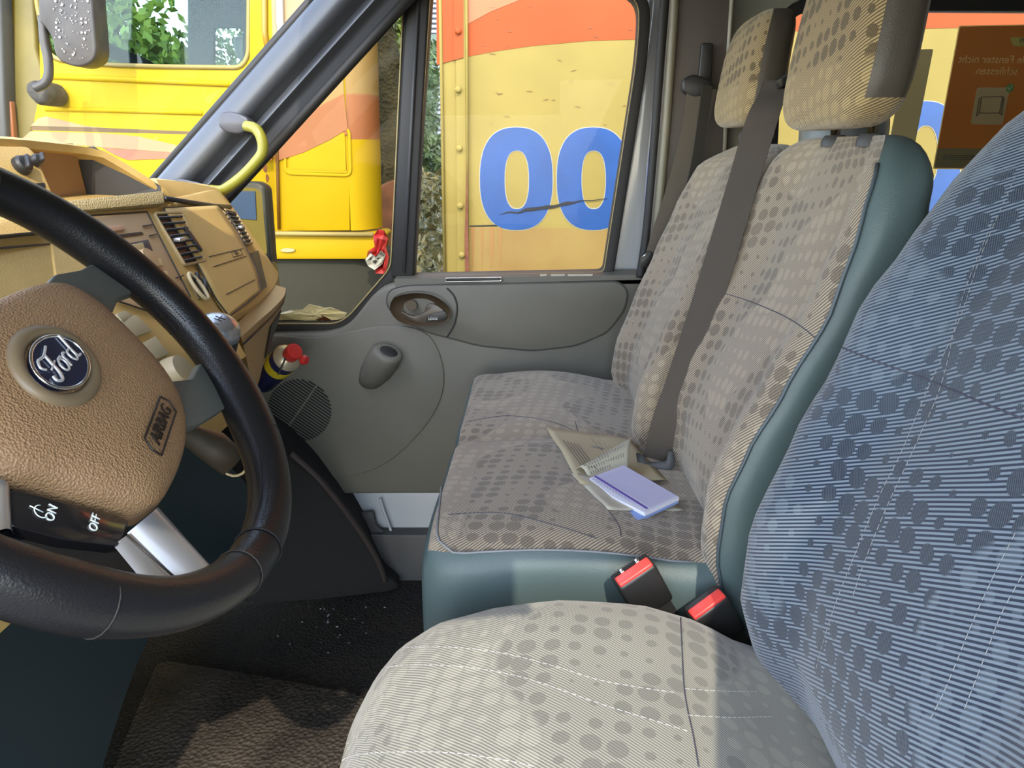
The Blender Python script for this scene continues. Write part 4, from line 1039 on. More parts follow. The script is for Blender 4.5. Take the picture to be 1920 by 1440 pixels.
lw = [cl+V((.01, .0, -.04)), cl+V((.02, -.06, -.055)), cl+V((.045, -.085, -.062))]
ribbon('lower_webbing', lw, .035, V((0, 1, .2)), .002, DARK, b1)
b2 = thing('seat_belt', tuple(at(1310, 150, 'y', 1.64)), 'brown seat belt slanting down the far door pillar beside the outer backrest', 'seat belt')
p2 = [at(x, y, 'y', Y) for x, y, Y in ((1316, 165, 1.64), (1300, 250, 1.64), (1262, 370, 1.645), (1232, 440, 1.65), (1210, 492, 1.655))]
ribbon('webbing', spline(p2, 6), [.060, .058, .056, .054, .052, .05, .049, .048, .046, .044, .042, .040, .038, .036, .034, .032, .03, .027, .024, .021, .018, .015, .012, .010, .009][:25] if len(spline(p2, 6)) == 25 else .04, V((1, 0, .1)), .002, mat('belt_brown', (.11, .09, .065), .7, bump=.4, bscale=1500, bdist=.0005), b2)
p3 = [at(x, y, 'y', Y) for x, y, Y in ((1326, 160, 1.63), (1300, 330, 1.63), (1260, 440, 1.64), (1215, 500, 1.655))]
ribbon('webbing', spline(p3, 6), .022, V((1, .3, .1)), .002, mat('belt_shadow', (.045, .04, .032), .8), b2)
plate('upper_guide', rnd(aY([(1280, 148), (1300, 138), (1335, 150), (1336, 178), (1300, 185), (1278, 172)], 1.638), .008, 4), V((-.1, -1, 0)), .02, DARK, b2, bevel=.005)
plate('end_fitting', rnd(aY([(1202, 485), (1218, 470), (1226, 476), (1212, 500), (1200, 502)], 1.64), .003, 3), NEARN, .012, DARK, b2, bevel=.002)
tube('fitting_glint', aY([(1203, 484), (1216, 472)], 1.635), .0016, CHROME, b2, n=6)
def buckle(cx, cy, Y, L_, label, rotdeg, slot=True):
    p = at(cx, cy, 'y', Y); t = thing('belt_buckle', tuple(p), label, 'buckle', None)
    ax_ = (V((-.42, -.28, .86))).normalized()                      # top face looks along this
    xx = V((math.cos(D2R(rotdeg)), .30, math.sin(D2R(rotdeg)))); xx = (xx-ax_*xx.dot(ax_)).normalized(); yy = ax_.cross(xx)
    Rb = Matrix((xx, yy, ax_)).transposed()
    box('housing', p-ax_*.030, (.048, .026, .062), DARK, t, bevel=.004, R=Rb)
    box('red_button', p-yy*.004+ax_*.001, (.043, .014, .006), REDB, t, bevel=.002, R=Rb)
    if slot:
        box('slot', p+yy*.007+ax_*.0008, (.040, .005, .003), MATS['seam_dark'], t, R=Rb)
        for a in (-.010, .010): box('latch_tooth', p+yy*.005+xx*a+ax_*.0035, (.005, .006, .003), CHROME, t, bevel=.001, R=Rb)
        for a in range(9): box('slot_rib', p+yy*.0100+xx*(-.016+a*.004)+ax_*.0015, (.0015, .003, .002), DARKG, t, R=Rb)
    pe = V((p.x+.10, p.y+.02, .46)); ps = p-ax_*.055
    ribbon('buckle_strap', spline([p-ax_*.04, ps, (ps+pe)/2+V((0, 0, -.01)), pe], 5), .04, xx, .004, DARK, t)
    return t
buckle(1186, 1070, .745, .05, 'black buckle with red button standing against the sunlit side of the bench cushion', 22)
buckle(1322, 1130, .735, .05, 'black buckle with red button half hidden behind the driver cushion beside the backrest', 30, False)

# ================================================================== PAPERS ON THE BENCH
def sheet(name, corners, label, cat, m, nu=12, nv=12, wav=.003, lift=.004, th=.0004, group=None, seed=0, fn=None):
    """corners: 4 px points, laid on the cushion"""
    C4 = []
    for x, y in corners:
        h, nn = hit(x, y, bvall); C4.append(h+V((0, 0, lift)) if h is not None else at(x, y, 'z', .60))
    vs = []; fs = []
    for i in range(nu+1):
        for j in range(nv+1):
            u, v = i/nu, j/nv
            p = C4[0].lerp(C4[1], u).lerp(C4[3].lerp(C4[2], u), v)
            p = p+V((0, 0, wav*noise.noise(V((u*3+seed, v*3, seed)))+(fn(u, v) if fn else 0))); vs.append(p)
    for i in range(nu):
        for j in range(nv): fs.append([i*(nv+1)+j, (i+1)*(nv+1)+j, (i+1)*(nv+1)+j+1, i*(nv+1)+j+1])
    t = thing(name, tuple(sum(C4, V((0, 0, 0)))/4), label, cat, group)
    o = mesh('sheet', vs, fs, m, t, smooth=True)
    md = o.modifiers.new('thickness', 'SOLIDIFY'); md.thickness = th
    return t, C4, vs
def lines_on(t, C4, rows, m, par, h=.0012):
    vs = []; fs = []
    for v, u0, u1, wd in rows:
        a = C4[0].lerp(C4[1], u0).lerp(C4[3].lerp(C4[2], u0), v); b = C4[0].lerp(C4[1], u1).lerp(C4[3].lerp(C4[2], u1), v)
        c = C4[0].lerp(C4[1], u1).lerp(C4[3].lerp(C4[2], u1), v+wd); d = C4[0].lerp(C4[1], u0).lerp(C4[3].lerp(C4[2], u0), v+wd)
        k = len(vs); vs += [p+V((0, 0, h)) for p in (a, b, c, d)]; fs.append([k, k+1, k+2, k+3])
    return mesh('printed_lines', vs, fs, m, par)
INK = mat('print_ink', (.12, .11, .10), .8); PURP = mat('purple_print', (.10, .06, .32), .7); RULE = mat('rule_print', (0.38, 0.35, 0.58), .8)
t, C4, _ = sheet('letter_sheet', [(1024, 815), (1180, 826), (1250, 905), (1088, 912)], 'cream letter sheet lying flat under the folded page on the bench', 'paper', mat('cream_paper', (0.465, 0.398, 0.255), .8), wav=.004, lift=.004, seed=1, fn=lambda u, v: .010*(1-u)*(1-v))
lines_on(t, C4, [(.30+.02*i, .09+.035*i, .10+.035*i, .50) for i in range(5)]+[(.22+.05*i, .45+.05*i, .455+.05*i, .16) for i in range(5)], INK, t, .010)
t, C4, _ = sheet('letter_sheet', [(1070, 890), (1180, 905), (1284, 958), (1140, 958)], 'pale sheet mostly hidden beneath the notepad, its corner poking out', 'paper', PAPER, wav=.004, lift=.002, seed=4)
fo = [at(1076, 886, 'z', .609), at(1183, 824, 'z', .622), at(1178, 880, 'z', .609), at(1108, 899, 'z', .606)]
t = thing('folded_page', tuple(fo[0]), 'curled cream page folded over diagonally above the notepad on the bench', 'paper')
vs = []; fs = []; n_ = 12
for i in range(n_+1):
    for j in range(n_+1):
        u, v = i/n_, j/n_; p = fo[0].lerp(fo[1], u).lerp(fo[3].lerp(fo[2], u), v)
        vs.append(p+V((0, 0, .010*math.sin(math.pi*min(1, v*1.2))*(1-.3*u)+.003)))
for i in range(n_):
    for j in range(n_): fs.append([i*(n_+1)+j, (i+1)*(n_+1)+j, (i+1)*(n_+1)+j+1, i*(n_+1)+j+1])
o = mesh('sheet', vs, fs, mat('folded_paper', (0.435, 0.405, 0.315), .8), t, smooth=True); o.modifiers.new('thickness', 'SOLIDIFY').thickness = .0004
ru = [fo[0].lerp(fo[3], .1), fo[1].lerp(fo[2], .1)]
vs = []; fs = []
random.seed(3)
for i in range(15):
    for j in range(5):
        if i > 8 and j not in (1, 3): continue
        u, v = .08+i*.055, .15+j*.15; k = len(vs); L_ = random.uniform(.05, .11)
        for uu_, vv_ in ((u, v), (u+.012, v), (u+.012, v+L_), (u, v+L_)):
            p = fo[0].lerp(fo[1], uu_).lerp(fo[3].lerp(fo[2], uu_), vv_); vs.append(p+V((0, 0, .010*math.sin(math.pi*min(1, vv_*1.2))*(1-.3*uu_)+.0045)))
        fs.append([k, k+1, k+2, k+3])
mesh('printed_lines', vs, fs, INK, t)
# notepad: blue backing and ruled top sheet
npz = .609
nc = [at(1170, 878, 'z', npz+.004), at(1273, 938, 'z', npz), at(1196, 974, 'z', npz), at(1088, 908, 'z', npz)]
pd = thing('notepad', tuple(sum(nc, V((0, 0, 0)))/4), 'white ruled notepad with purple header bar and blue edge, on top of the papers', 'notepad')
plate('back_cover', rnd([nc[0], nc[1], nc[2], nc[3]], .002, 2), V((0, 0, 1)), .004, mat('blue_card', (0.225, 0.33, 0.645), .6), pd, lift=.000)
def nq(u, v, h=0): return nc[0].lerp(nc[1], u).lerp(nc[3].lerp(nc[2], u), v)+V((0, 0, h))
plate('page_block', [nq(.0, .0), nq(1, .0), nq(1, .84), nq(.5, .90), nq(.0, .80)], V((0, 0, 1)), .005, PAPERB, pd, lift=.0045)
vs = []; fs = []
for i in range(22):
    v = .03+i*.0295; k = len(vs); vs += [nq(.02, v, .0064), nq(.98, v, .0064), nq(.98, v+.011, .0064), nq(.02, v+.011, .0064)]; fs.append([k, k+1, k+2, k+3])
mesh('ruled_lines', vs, fs, RULE, pd)
plate('header_bar', [nq(.03, .69, .0), nq(.97, .72, .0), nq(.97, .765, .0), nq(.03, .735, .0)], V((0, 0, 1)), .0004, PURP, pd, lift=.0070)
vs = []; fs = []
random.seed(5)
for i in range(26):
    u = .05+i*.026; v = .775+(i % 2)*.03; k = len(vs); vs += [nq(u, v, .0066), nq(u+.018, v, .0066), nq(u+.018, v+.012, .0066), nq(u, v+.012, .0066)]; fs.append([k, k+1, k+2, k+3])
mesh('small_print', vs, fs, PURP, pd)

# ================================================================== SPRAY CAN IN THE DOOR POCKET
can0 = at(548, 668, 'y', 1.54); can = thing('spray_can', tuple(can0), 'dark blue and yellow spray can with red cap, leaning between dashboard and far door', 'spray can')
ca = V((.50, -.42, .42)).normalized(); cb = at(537, 672, 'y', 1.56)
lathe('can_body', [(.0005, -.13), (.028, -.13), (.030, -.125), (.030, -.005), (.028, .0)], cb, ca, mat('can_navy', (.02, .02, .07), .3, coat=.4), can, n=28)
lathe('can_shoulder', [(.0295, 0), (.0305, .002), (.029, .006), (.024, .012), (.017, .018), (.013, .020)], cb, ca, mat('can_cream_metal', (.62, .55, .38), .3, metal=.5), can, n=28)
lathe('can_band', [(.0305, -.045), (.0306, -.044), (.0306, -.022), (.0305, -.021)], cb, ca, mat('can_yellow', (.70, .55, .03), .35), can, n=28)
lathe('can_cap', [(.014, .014), (.017, .018), (.018, .036), (.0165, .042), (.008, .044), (.0005, .044)], cb, ca, mat('can_red', (.60, .035, .03), .4), can, n=24)
cx2 = at(566, 674, 'y', 1.55)
lathe('nozzle_tip', [(.010, 0), (.011, .004), (.009, .012), (.0005, .013)], cx2, V((.9, -.3, -.1)), MATS['can_red'], can, n=16)
tube('straw', [cb+ca*.02+V((0, -.01, .01)), cb+ca*.02+V((-.02, -.03, -.035))], .0022, DARKG, can, n=8)
# floor mat and debris
fm = thing('floor_mat', (-.5, 1.1, .01), 'worn brown black rubber floor mat with pebbled grain in front of the driver seat', 'floor mat')
MATM = mat('mat_rubber', (.085, .068, .05), .6, bump=1.0, bscale=120, bdist=.004, col2=(.035, .028, .02), vscale=8, spec=.6)
plate('mat_surface', rnd([at(x, y, 'z', .012) for x, y in ((296, 1236), (470, 1262), (680, 1302), (800, 1480), (700, 1800), (60, 1800))], .03, 4), V((0, 0, 1)), .012, MATM, fm, bevel=.003)
st_m = mat('dried_mud', (.11, .085, .03), .9, bump=.5, bscale=60); 
random.seed(9)
crumb = []; cf = []
for i in range(45):
    x = random.gauss(600, 70); y = random.gauss(1150, 40)
    if random.random() < .25: x, y = random.gauss(612, 10), random.gauss(1148, 16)
    p = at(x, y, 'z', .002); r_ = random.uniform(.0008, .0032); k = len(crumb)
    for d in ((1, 0, 0), (0, 1, 0), (-1, 0, 0), (0, -1, 0), (0, 0, 1)): crumb.append(p+V(d)*r_*random.uniform(.6, 1.4))
    cf += [[k, k+1, k+4], [k+1, k+2, k+4], [k+2, k+3, k+4], [k+3, k, k+4], [k, k+1, k+2, k+3]]
cr_ = mesh('floor_crumbs', crumb, cf, mat('pale_crumbs', (.22, .23, .24), .8)); tag(cr_, 'pale crumbs and grit scattered on the black cab floor', 'crumbs', None, 'stuff')
# ================================================================== OUTSIDE THE VAN
# side mirror of the van
YM = 2.12
mir = thing('door_mirror', tuple(at(470, 430, 'y', YM)), 'black framed door mirror outside the far door glass, reflecting the painted box body', 'mirror')
mo = rnd(aY([(380, 338), (484, 341), (500, 352), (511, 500), (508, 528), (380, 528)], YM), [0, .02, .02, .02, .02, 0], 5)
mi = rnd(aY([(388, 350), (478, 352), (490, 360), (501, 470), (494, 482), (388, 440)], YM), [0, .01, .01, .01, .01, 0], 5)
MN = V((.75, -.62, .02)).normalized()
plate('mirror_housing', mo, NEARN, .05, DARK, mir, bevel=.008)
mcen = at(500, 430, 'y', YM-.05)
mgl = [onpl(x, y, mcen, V((.95, -.31, .0)).normalized()) for x, y in ((388, 350), (478, 352), (490, 360), (501, 476), (492, 484), (388, 446))]
plate('mirror_glass', rnd(mgl, .008, 4), V((.95, -.31, 0)), .003, mat('mirror_silvering', (.8, .82, .82), .0, metal=1.0), mir)
tube('mirror_arm', [at(508, 500, 'y', YM-.02), at(512, 545, 'y', 1.95), at(512, 560, 'y', 1.79)], .018, DARK, mir, n=10)
# crumpled white paper at the foot of the lower door window
def crumple(name, outline_px, Y, label, cat, m, amp=.012, n=14):
    P_ = aY(outline_px, Y); c = sum(P_, V((0, 0, 0)))/len(P_); k = len(P_); vs = [c+V((0, -amp, 0))]; fs = []
    R_ = 5
    for r_ in range(1, R_+1):
        for i, p in enumerate(P_):
            q = c+(p-c)*(r_/R_); nn = noise.noise(q*38)*amp; vs.append(q+V((0, -abs(nn)*1.6-amp*.3*(i % 2), nn*.3)))
    for i in range(k): fs.append([0, 1+i, 1+(i+1) % k])
    for r_ in range(R_-1):
        for i in range(k): fs.append([1+r_*k+i, 1+r_*k+(i+1) % k, 1+(r_+1)*k+(i+1) % k, 1+(r_+1)*k+i])
    o = mesh(name, vs, fs, m); o.modifiers.new('thickness', 'SOLIDIFY').thickness = .002; tag(o, label, cat); return o
crumple('crumpled_paper', [(524, 606), (522, 588), (545, 583), (568, 580), (580, 570), (600, 573), (612, 577), (622, 574), (640, 582), (652, 586), (645, 596), (636, 606), (600, 608), (560, 608)], 1.775, 'crumpled white paper behind the lower corner of the door glass', 'paper', mat('white_paper', (0.95, 0.93, 0.86), .8))
crumple('red_leaf', [(584, 590), (596, 588), (612, 594), (622, 600), (608, 604), (594, 600)], 1.768, 'dried dark red leaf lying on the crumpled white paper', 'leaf', mat('leaf_red', (.13, .03, .02), .7), amp=.004)

# ---- the yellow truck
YT = 3.30
tr = thing('yellow_truck', tuple(at(300, 440, 'y', YT)), 'yellow truck cab with peach and red stripes parked alongside, seen through windscreen and door glass', 'truck')
def TP(pts, Y=YT): return aY(pts, Y)
cab_out = TP([(78, -240), (470, -240), (472, 0), (472, 60), (472, 122), (500, 240), (503, 436), (78, 470), (-220, 470), (-220, 440), (60, 330), (78, 235), (76, 120), (76, 0)])
# door skin with window hole
do = TP([(76, -260), (300, -260), (520, -260), (520, 60), (518, 240), (516, 436), (300, 436), (78, 432), (30, 430), (60, 250), (76, 160), (72, 0)])
di = TP([(74, -150), (300, -150), (463, -150), (467, -20), (466, 105), (452, 127), (300, 125), (205, 122), (110, 113), (90, 100), (80, 60), (68, 0)])
ringplate('door_skin', do, di, NEARN, .04, YPAINT, tr, bevel=.004)
tube('window_rubber', rnd(di, .03, 3), .010, mat('pale_rubber', (0.248, 0.189, 0.045), .5), tr, n=6, closed=True)
plate('side_window', [p+V((0, .025, 0)) for p in di], NEARN, .006, GLT, tr)
# creases and lower bands of the door
def band(nm, px, m, lift=.003, par=tr, Y=YT, bevel=0): return plate(nm, TP(px, Y), NEARN, .004, m, par, lift=lift, bevel=bevel)
tube('door_crease', TP([(85, 204), (250, 208), (380, 212)], YT), .010, YPAINT, tr, n=8)
tube('door_crease', TP([(92, 143), (250, 150), (430, 158)], YT), .012, YPAINT, tr, n=8)
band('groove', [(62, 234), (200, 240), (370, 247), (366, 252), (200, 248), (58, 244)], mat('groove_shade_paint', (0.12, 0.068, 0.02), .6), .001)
band('peach_stripe', [(72, 222), (86, 218), (120, 226), (160, 236), (200, 240), (58, 236)], PEACH)
band('peach_stripe', [(58, 246), (200, 250), (262, 256), (330, 272), (360, 282), (330, 286), (190, 276), (40, 262)], PEACH)
band('red_stripe', [(192, 277), (330, 286), (520, 276), (520, 296), (330, 297), (240, 300), (215, 290)], ORNG, .0035)
# front corner post and grey edge, left of the door
plate('front_corner', TP([(-30, -260), (20, -260), (23, 60), (26, 260), (-30, 260)], YT+.05), V((-.2, -1, 0)), .05, YPAINT, tr, bevel=.01)
plate('corner_panel', TP([(23, -260), (70, -260), (62, 0), (66, 90), (78, 130), (84, 200), (60, 240), (48, 300), (26, 300)], YT+.02), V((-.1, -1, 0)), .04, mat('shaded_olive_paint', (0.168, 0.132, 0.032), .55, var=.2), tr, bevel=.01)  # olive tone puts the shade beside the door into the paint
plate('lamp_column', TP([(-160, -260), (-10, -260), (8, 180), (14, 300), (-160, 300)], YT-.05), V((0, -1, 0)), .08, mat('lamp_column_plastic', (0.06, 0.06, 0.054), .5), tr, bevel=.01)
plate('indicator_lamp', TP([(4, 190), (20, 190), (26, 262), (10, 262)], YT-.02), NEARN, .03, mat('indicator_orange', (0.325, 0.11, 0.04), .3), tr, bevel=.004)
# rear pillar of the cab and dark gap window
band('rear_pillar', [(472, -240), (497, -240), (500, 60), (506, 110), (500, 125), (470, 130)], YPAINT, .012, bevel=.003)
tube('pillar_gutter', TP([(493, -240), (496, 60), (503, 100)], YT-.01), .012, mat('gutter_amber', (0.3, 0.168, 0.012), .4), tr, n=8)
tube('exhaust_pipe', TP([(518, -240), (525, 40), (532, 110)], YT-.02), .016, mat('dull_metal', (.45, .42, .38), .4, metal=.7), tr, n=12)
plate('rear_cab_glass', TP([(530, -240), (700, -240), (690, 80), (600, 110), (536, 100)], YT+.03), NEARN, .01, mat('dark_cab_glass', (.05, .07, .08), .1), tr)
# side panel behind the door, with curved rear corner
sideP = TP([(510, -20), (640, 20), (648, 170), (655, 330), (656, 432), (516, 434)], YT-.005)
plate('side_panel', sideP, NEARN, .04, YPAINT, tr, bevel=.003)
top_x = [(640, -40), (648, 170), (655, 330), (658, 434)]; bot_x = [(682, -40), (687, 170), (700, 330), (705, 434)]
def corner(t0, t1, m, nm):
    """rounded cab corner between heights t0..t1 (fractions)"""
    vs = []; fs = []; NA = 8; NV = 8
    for i in range(NV+1):
        t = t0+(t1-t0)*i/NV; y = -40+474*t
        xa = 640+18*t; p = at(xa, y, 'y', YT-.005); wdt = .105
        for j in range(NA+1):
            A = math.pi/2*j/NA; vs.append(V((p.x+wdt*math.sin(A), p.y+.16*(1-math.cos(A)), p.z+.004)))
    for i in range(NV):
        for j in range(NA): fs.append([i*(NA+1)+j, i*(NA+1)+j+1, (i+1)*(NA+1)+j+1, (i+1)*(NA+1)+j])
    return mesh(nm, vs, fs, m, tr, smooth=True)
corner(0, .46, PEACH, 'cab_corner'); corner(.46, .64, ORNG, 'cab_corner'); corner(.64, 1.0, YPAINT, 'cab_corner')
band('peach_stripe', [(510, -20), (640, 20), (646, 176), (600, 200), (560, 222), (518, 238)], PEACH, .012)
band('red_stripe', [(518, 238), (560, 222), (600, 200), (646, 176), (653, 242), (620, 262), (570, 286), (517, 303)], ORNG, .0125)
# pressed recess
rec = rnd(TP([(537, 241), (652, 243), (655, 326), (538, 322)], YT-.005), .02, 4)
rin = [p for p in rec]; rc_ = sum(rec, V((0, 0, 0)))/len(rec)
ringplate('recess_rim', offs(rec, .012, NEARN), rec, NEARN, .004, YPAINT, tr, bevel=.002)
o = bpy.data.objects['recess_rim']; o.location.y -= .006
plate('recess_floor', offs(rec, -.012, NEARN), NEARN, .003, YPAINT, tr, lift=.0055)
plate('recess_shade_lip', rnd(TP([(534, 239), (650, 240), (653, 250), (540, 250)], YT), .01, 3), V((0, -1, -.8)), .004, REDO, tr, lift=.012)  # darker strips stand in for shade on the recess walls
plate('recess_shade_lip', rnd(TP([(641, 250), (649, 250), (653, 322), (645, 320)], YT), .01, 3), V((-.8, -1, 0)), .004, mat('recess_shade_ochre', (0.22, 0.132, 0.008), .5), tr, lift=.012)
plate('recess_lip', rnd(TP([(535, 318), (652, 322), (652, 328), (536, 325)], YT), .008, 3), V((0, -1, .8)), .004, YPAINT, tr, lift=.012)
# seam with flaking rust
tube('panel_gap', TP([(517, 150), (519, 250), (521, 340), (523, 430)], YT-.012), .007, mat('gap_brown', (0.128, 0.052, 0.004), .6), tr, n=6)
RUST = mat('rust', (0.14, 0.045, 0.0175), .9, var=.3, vscale=30)
random.seed(21)
for i in range(9):
    y = 262+i*18; x = 500+random.uniform(-4, 6); s_ = random.uniform(3, 7)
    plate('rust_patch', TP([(x+math.cos(q*.9)*s_*random.uniform(.4, 1), y+math.sin(q*.9)*s_*2*random.uniform(.6, 1.1)) for q in range(7)], YT-.045), NEARN, .002, RUST, tr, lift=.001)
band('red_flake', [(492, 262), (512, 258), (516, 300), (486, 302)], REDO, .046)
# step and chassis below
plate('cab_step', rnd(TP([(430, 437), (704, 441), (712, 446), (700, 486), (430, 486)], YT-.10), .02, 4), NEARN, .30, YPAINT, tr, bevel=.012)
tube('step_edge', TP([(430, 437), (700, 440)], YT-.11), .010, mat('step_cream', (0.32, 0.248, 0.1), .5), tr, n=8)
plate('step_emblem', [at(540, 469, 'y', YT-.105)+V((math.cos(q*math.pi/8)*.030, 0, math.sin(q*math.pi/8)*.008)) for q in range(16)], NEARN, .006, mat('pale_badge', (0.375, 0.35, 0.25), .4), tr, lift=.004)
plate('chassis', TP([(-300, 480), (740, 486), (740, 800), (-300, 800)], YT+.02), NEARN, .5, mat('chassis_black', (.035, .03, .02), .7, var=.5, vscale=8), tr)
for cx in (560,):
    lathe('wheel', [(.10, .0), (.20, .02), (.42, .03), (.46, .06), (.46, .22)], at(cx, 640, 'y', YT-.10), V((0, 1, 0)), mat('tyre_rubber', (.02, .02, .018), .8, bump=.3, bscale=40), tr, n=40)
# cab interior: far wall with windows, seat backs, dash
plate('cab_floor', [V((-3.2, YT+.05, 1.20)), V((-1.0, YT+.05, 1.20)), V((-1.0, YT+2.1, 1.20)), V((-3.2, YT+2.1, 1.20))], V((0, 0, 1)), .04, CARP, tr)
plate('cab_roof', [V((-3.2, YT+.02, 2.55)), V((-1.0, YT+.02, 2.55)), V((-1.0, YT+2.1, 2.55)), V((-3.2, YT+2.1, 2.55))], V((0, 0, 1)), .05, mat('cab_lining', (.06, .065, .065), .8), tr)
YF = YT+2.05
fo_ = aY([(100, -250), (500, -250), (500, 220), (100, 220)], YF); 
plate('cab_far_wall', aY([(352, -300), (400, -300), (400, 200), (352, 200)], YF-.1), NEARN, .04, MATS['cab_lining'], tr)
plate('cab_far_wall', aY([(395, -300), (640, -300), (640, 52), (395, 52)], YF-.1), NEARN, .04, MATS['cab_lining'], tr)
plate('cab_far_wall', aY([(455, 50), (640, 50), (640, 200), (455, 200)], YF-.1), NEARN, .04, MATS['cab_lining'], tr)
plate('cab_far_wall', aY([(-200, 130), (640, 130), (640, 260), (-200, 260)], YF-.1), NEARN, .04, MATS['cab_lining'], tr)
plate('cab_rear_wall', [V((-1.02, YT+.15, 1.2)), V((-1.02, YT+2.1, 1.2)), V((-1.02, YT+2.1, 2.55)), V((-1.02, YT+.15, 2.55))], V((1, 0, 0)), .05, YPAINT, tr)
tube('wheel_rim', spline([at(x, y, 'y', YT+.5) for x, y in ((180, 78), (200, 92), (235, 108), (270, 122), (300, 140))], 6), .03, CARP, tr, n=8)
plate('far_mirror', rnd(aY([(437, 68), (470, 68), (470, 116), (448, 114), (438, 96)], YF+.1), .03, 4), NEARN, .06, mat('mirror_grey', (.30, .34, .33), .4), tr, bevel=.01)
# mirror of the truck with bent arm
tm = thing('truck_mirror', tuple(at(130, 60, 'y', YT-.35)), 'dark mud-flecked mirror housing on a bent arm hanging beside the yellow truck window', 'mirror')
hpx = [(72, -120), (165, -120), (172, 0), (180, 95), (176, 113), (158, 124), (138, 125), (112, 115), (102, 100), (98, 72), (84, 50), (72, 40)]
plate('mirror_housing', rnd(aY(hpx, YT-.35), .03, 4), NEARN, .10, mat('mirror_housing_plastic', (0.045, 0.0375, 0.0325), .45, var=.3, vscale=12), tm, bevel=.02)
tube('mirror_arm', spline(aY([(80, 30), (84, 80), (90, 110), (91, 140), (84, 156), (66, 165)], YT-.30), 6), .017, mat('arm_metal', (0.06, 0.055, 0.05), .4, metal=.4), tm, n=10)
br = thing('mirror_bracket', tuple(at(64, 175, 'y', YT-.1)), None, None)
random.seed(4)
P_ = [at(x, y, 'y', YT-.16) for x, y in ((44, 155), (60, 148), (76, 156), (88, 170), (86, 192), (70, 200), (54, 184), (46, 172))]
o = plate('mirror_bracket', P_, NEARN, .16, mat('rusty_bracket', (.05, .045, .035), .7, var=.5, vscale=25, bump=.6, bscale=60), tm, bevel=.02)
bpy.data.objects.remove(br)
vs = []; fs = []
for i in range(110):
    x = random.uniform(100, 168); y = random.uniform(-20, 115)*random.uniform(.5, 1) if x < 120 else random.uniform(-20, 115)
    if y > 40+ (x-72)*1.2: continue
    p = at(x, y, 'y', YT-.352-.001); r_ = random.choice((.0012, .002, .002, .003, .005)); k = len(vs)
    for q in range(6): vs.append(p+V((math.cos(q)*r_, -.001, math.sin(q)*r_)))
    fs.append(list(range(k, k+6)))
o = mesh('mud_flecks', vs, fs, mat('fleck_white', (0.275, 0.25, 0.225), .9), tm); o['kind'] = 'stuff'

# ---- the box body behind the cab
YB = 3.30
bxo = thing('box_body', tuple(at(1000, 430, 'y', YB)), 'pale yellow truck box with red orange top band, rivets and large blue digits 00', 'truck box')
pl = aY([(868, -500), (3200, -500), (3200, 528), (866, 516), (866, 300)], YB)
plate('side_sheet', pl, NEARN, .05, YPALE, bxo)
plate('corner_profile', aY([(815, -500), (870, -500), (874, 518), (832, 518)], YB-.012), NEARN, .06, YPALE, bxo, bevel=.006)
plate('rivet_flange', aY([(850, -500), (869, -500), (875, 518), (857, 518)], YB-.020), NEARN, .01, YPALE, bxo, bevel=.003)
tube('profile_bead', aY([(872, -500), (877, 518)], YB-.016), .006, YPALE, bxo, n=8)
tube('profile_bead', aY([(817, -500), (834, 518)], YB-.016), .007, YPALE, bxo, n=8)
RB = mat('box_red_vinyl', (0.29, 0.058, 0.014), .6, spec=.15, var=.06)
topb = [(868, -500), (3200, -500), (3200, 40), (2300, 44), (1920, 50), (1500, 58), (1300, 68), (1190, 74), (1100, 77), (1000, 86), (930, 96), (868, 108)]
plate('top_band', aY(topb, YB), NEARN, .003, RB, bxo, lift=.0015)
plate('top_band', aY([(815, -500), (870, -500), (869, 108), (850, 113), (819, 122)], YB-.014), NEARN, .003, RB, bxo, lift=.0022)
plate('top_band', aY([(850, -500), (869, -500), (869, 108), (851, 113)], YB-.022), NEARN, .003, RB, bxo, lift=.0022)
plate('orange_swoosh', aY([(872, 48), (920, 22), (990, -6), (1010, -60), (872, -60)], YB), NEARN, .001, mat('orange_vinyl', (0.304, 0.0858, 0.0132), .45), bxo, lift=.003)
for x, y in ((858, -50), (859, 58), (859, 168), (861, 278), (863, 386), (866, 478)):
    lathe('rivet', [(.013, 0), (.012, .004), (.008, .007), (.0005, .008)], at(x, y, 'y', YB-.030), NEARN, RB if y < 100 else YPALE, bxo, n=14)
def oval(cx, cy, rx, ry, n=48, e=2.5):
    out = []
    for q in range(n):
        A = 2*math.pi*q/n; c, s = math.cos(A), math.sin(A); out.append((cx+rx*math.copysign(abs(c)**(2/e), c), cy+ry*math.copysign(abs(s)**(2/e), s)))
    return out
for cx, rx in ((968, 68), (1112, 68), (1256, 68), (1735, 66)):
    cy, ry = (335, 96) if cx < 1500 else (288, 98)
    o_ = aY(oval(cx, cy, rx, ry), YB); i_ = aY(oval(cx+1, cy+2, 23, 55), YB)
    ringplate('digit_0', [p+V((0, -.0035, 0)) for p in o_], [p+V((0, -.0035, 0)) for p in i_], NEARN, .003, BLUE, bxo)
    ringplate('digit_edge', [p+V((0, -.002, 0)) for p in offs(o_, .0035, NEARN)], [p+V((0, -.002, 0)) for p in offs(i_, -.0035, NEARN)], NEARN, .0015, mat('digit_edge_vinyl', (0.297, 0.28, 0.193), .5), bxo)
plate('blue_band', aY([(1500, 372), (2400, 380), (2400, 440), (1500, 440)], YB), NEARN, .002, BLUE, bxo, lift=.004)
random.seed(8)
cr1 = [(938, 401), (955, 399), (972, 398), (985, 394), (995, 391), (1010, 390), (1025, 390), (1040, 386), (1055, 383), (1064, 381), (1075, 380), (1090, 376), (1110, 375), (1140, 373)]
CRK = mat('crack_black', (.01, .01, .01), .9)
wds = [.001, .003, .003, .006, .008, .006, .008, .005, .006, .008, .004, .002, .002, .001]
a_ = aY(cr1, YB-.0065); vs = []; fs = []
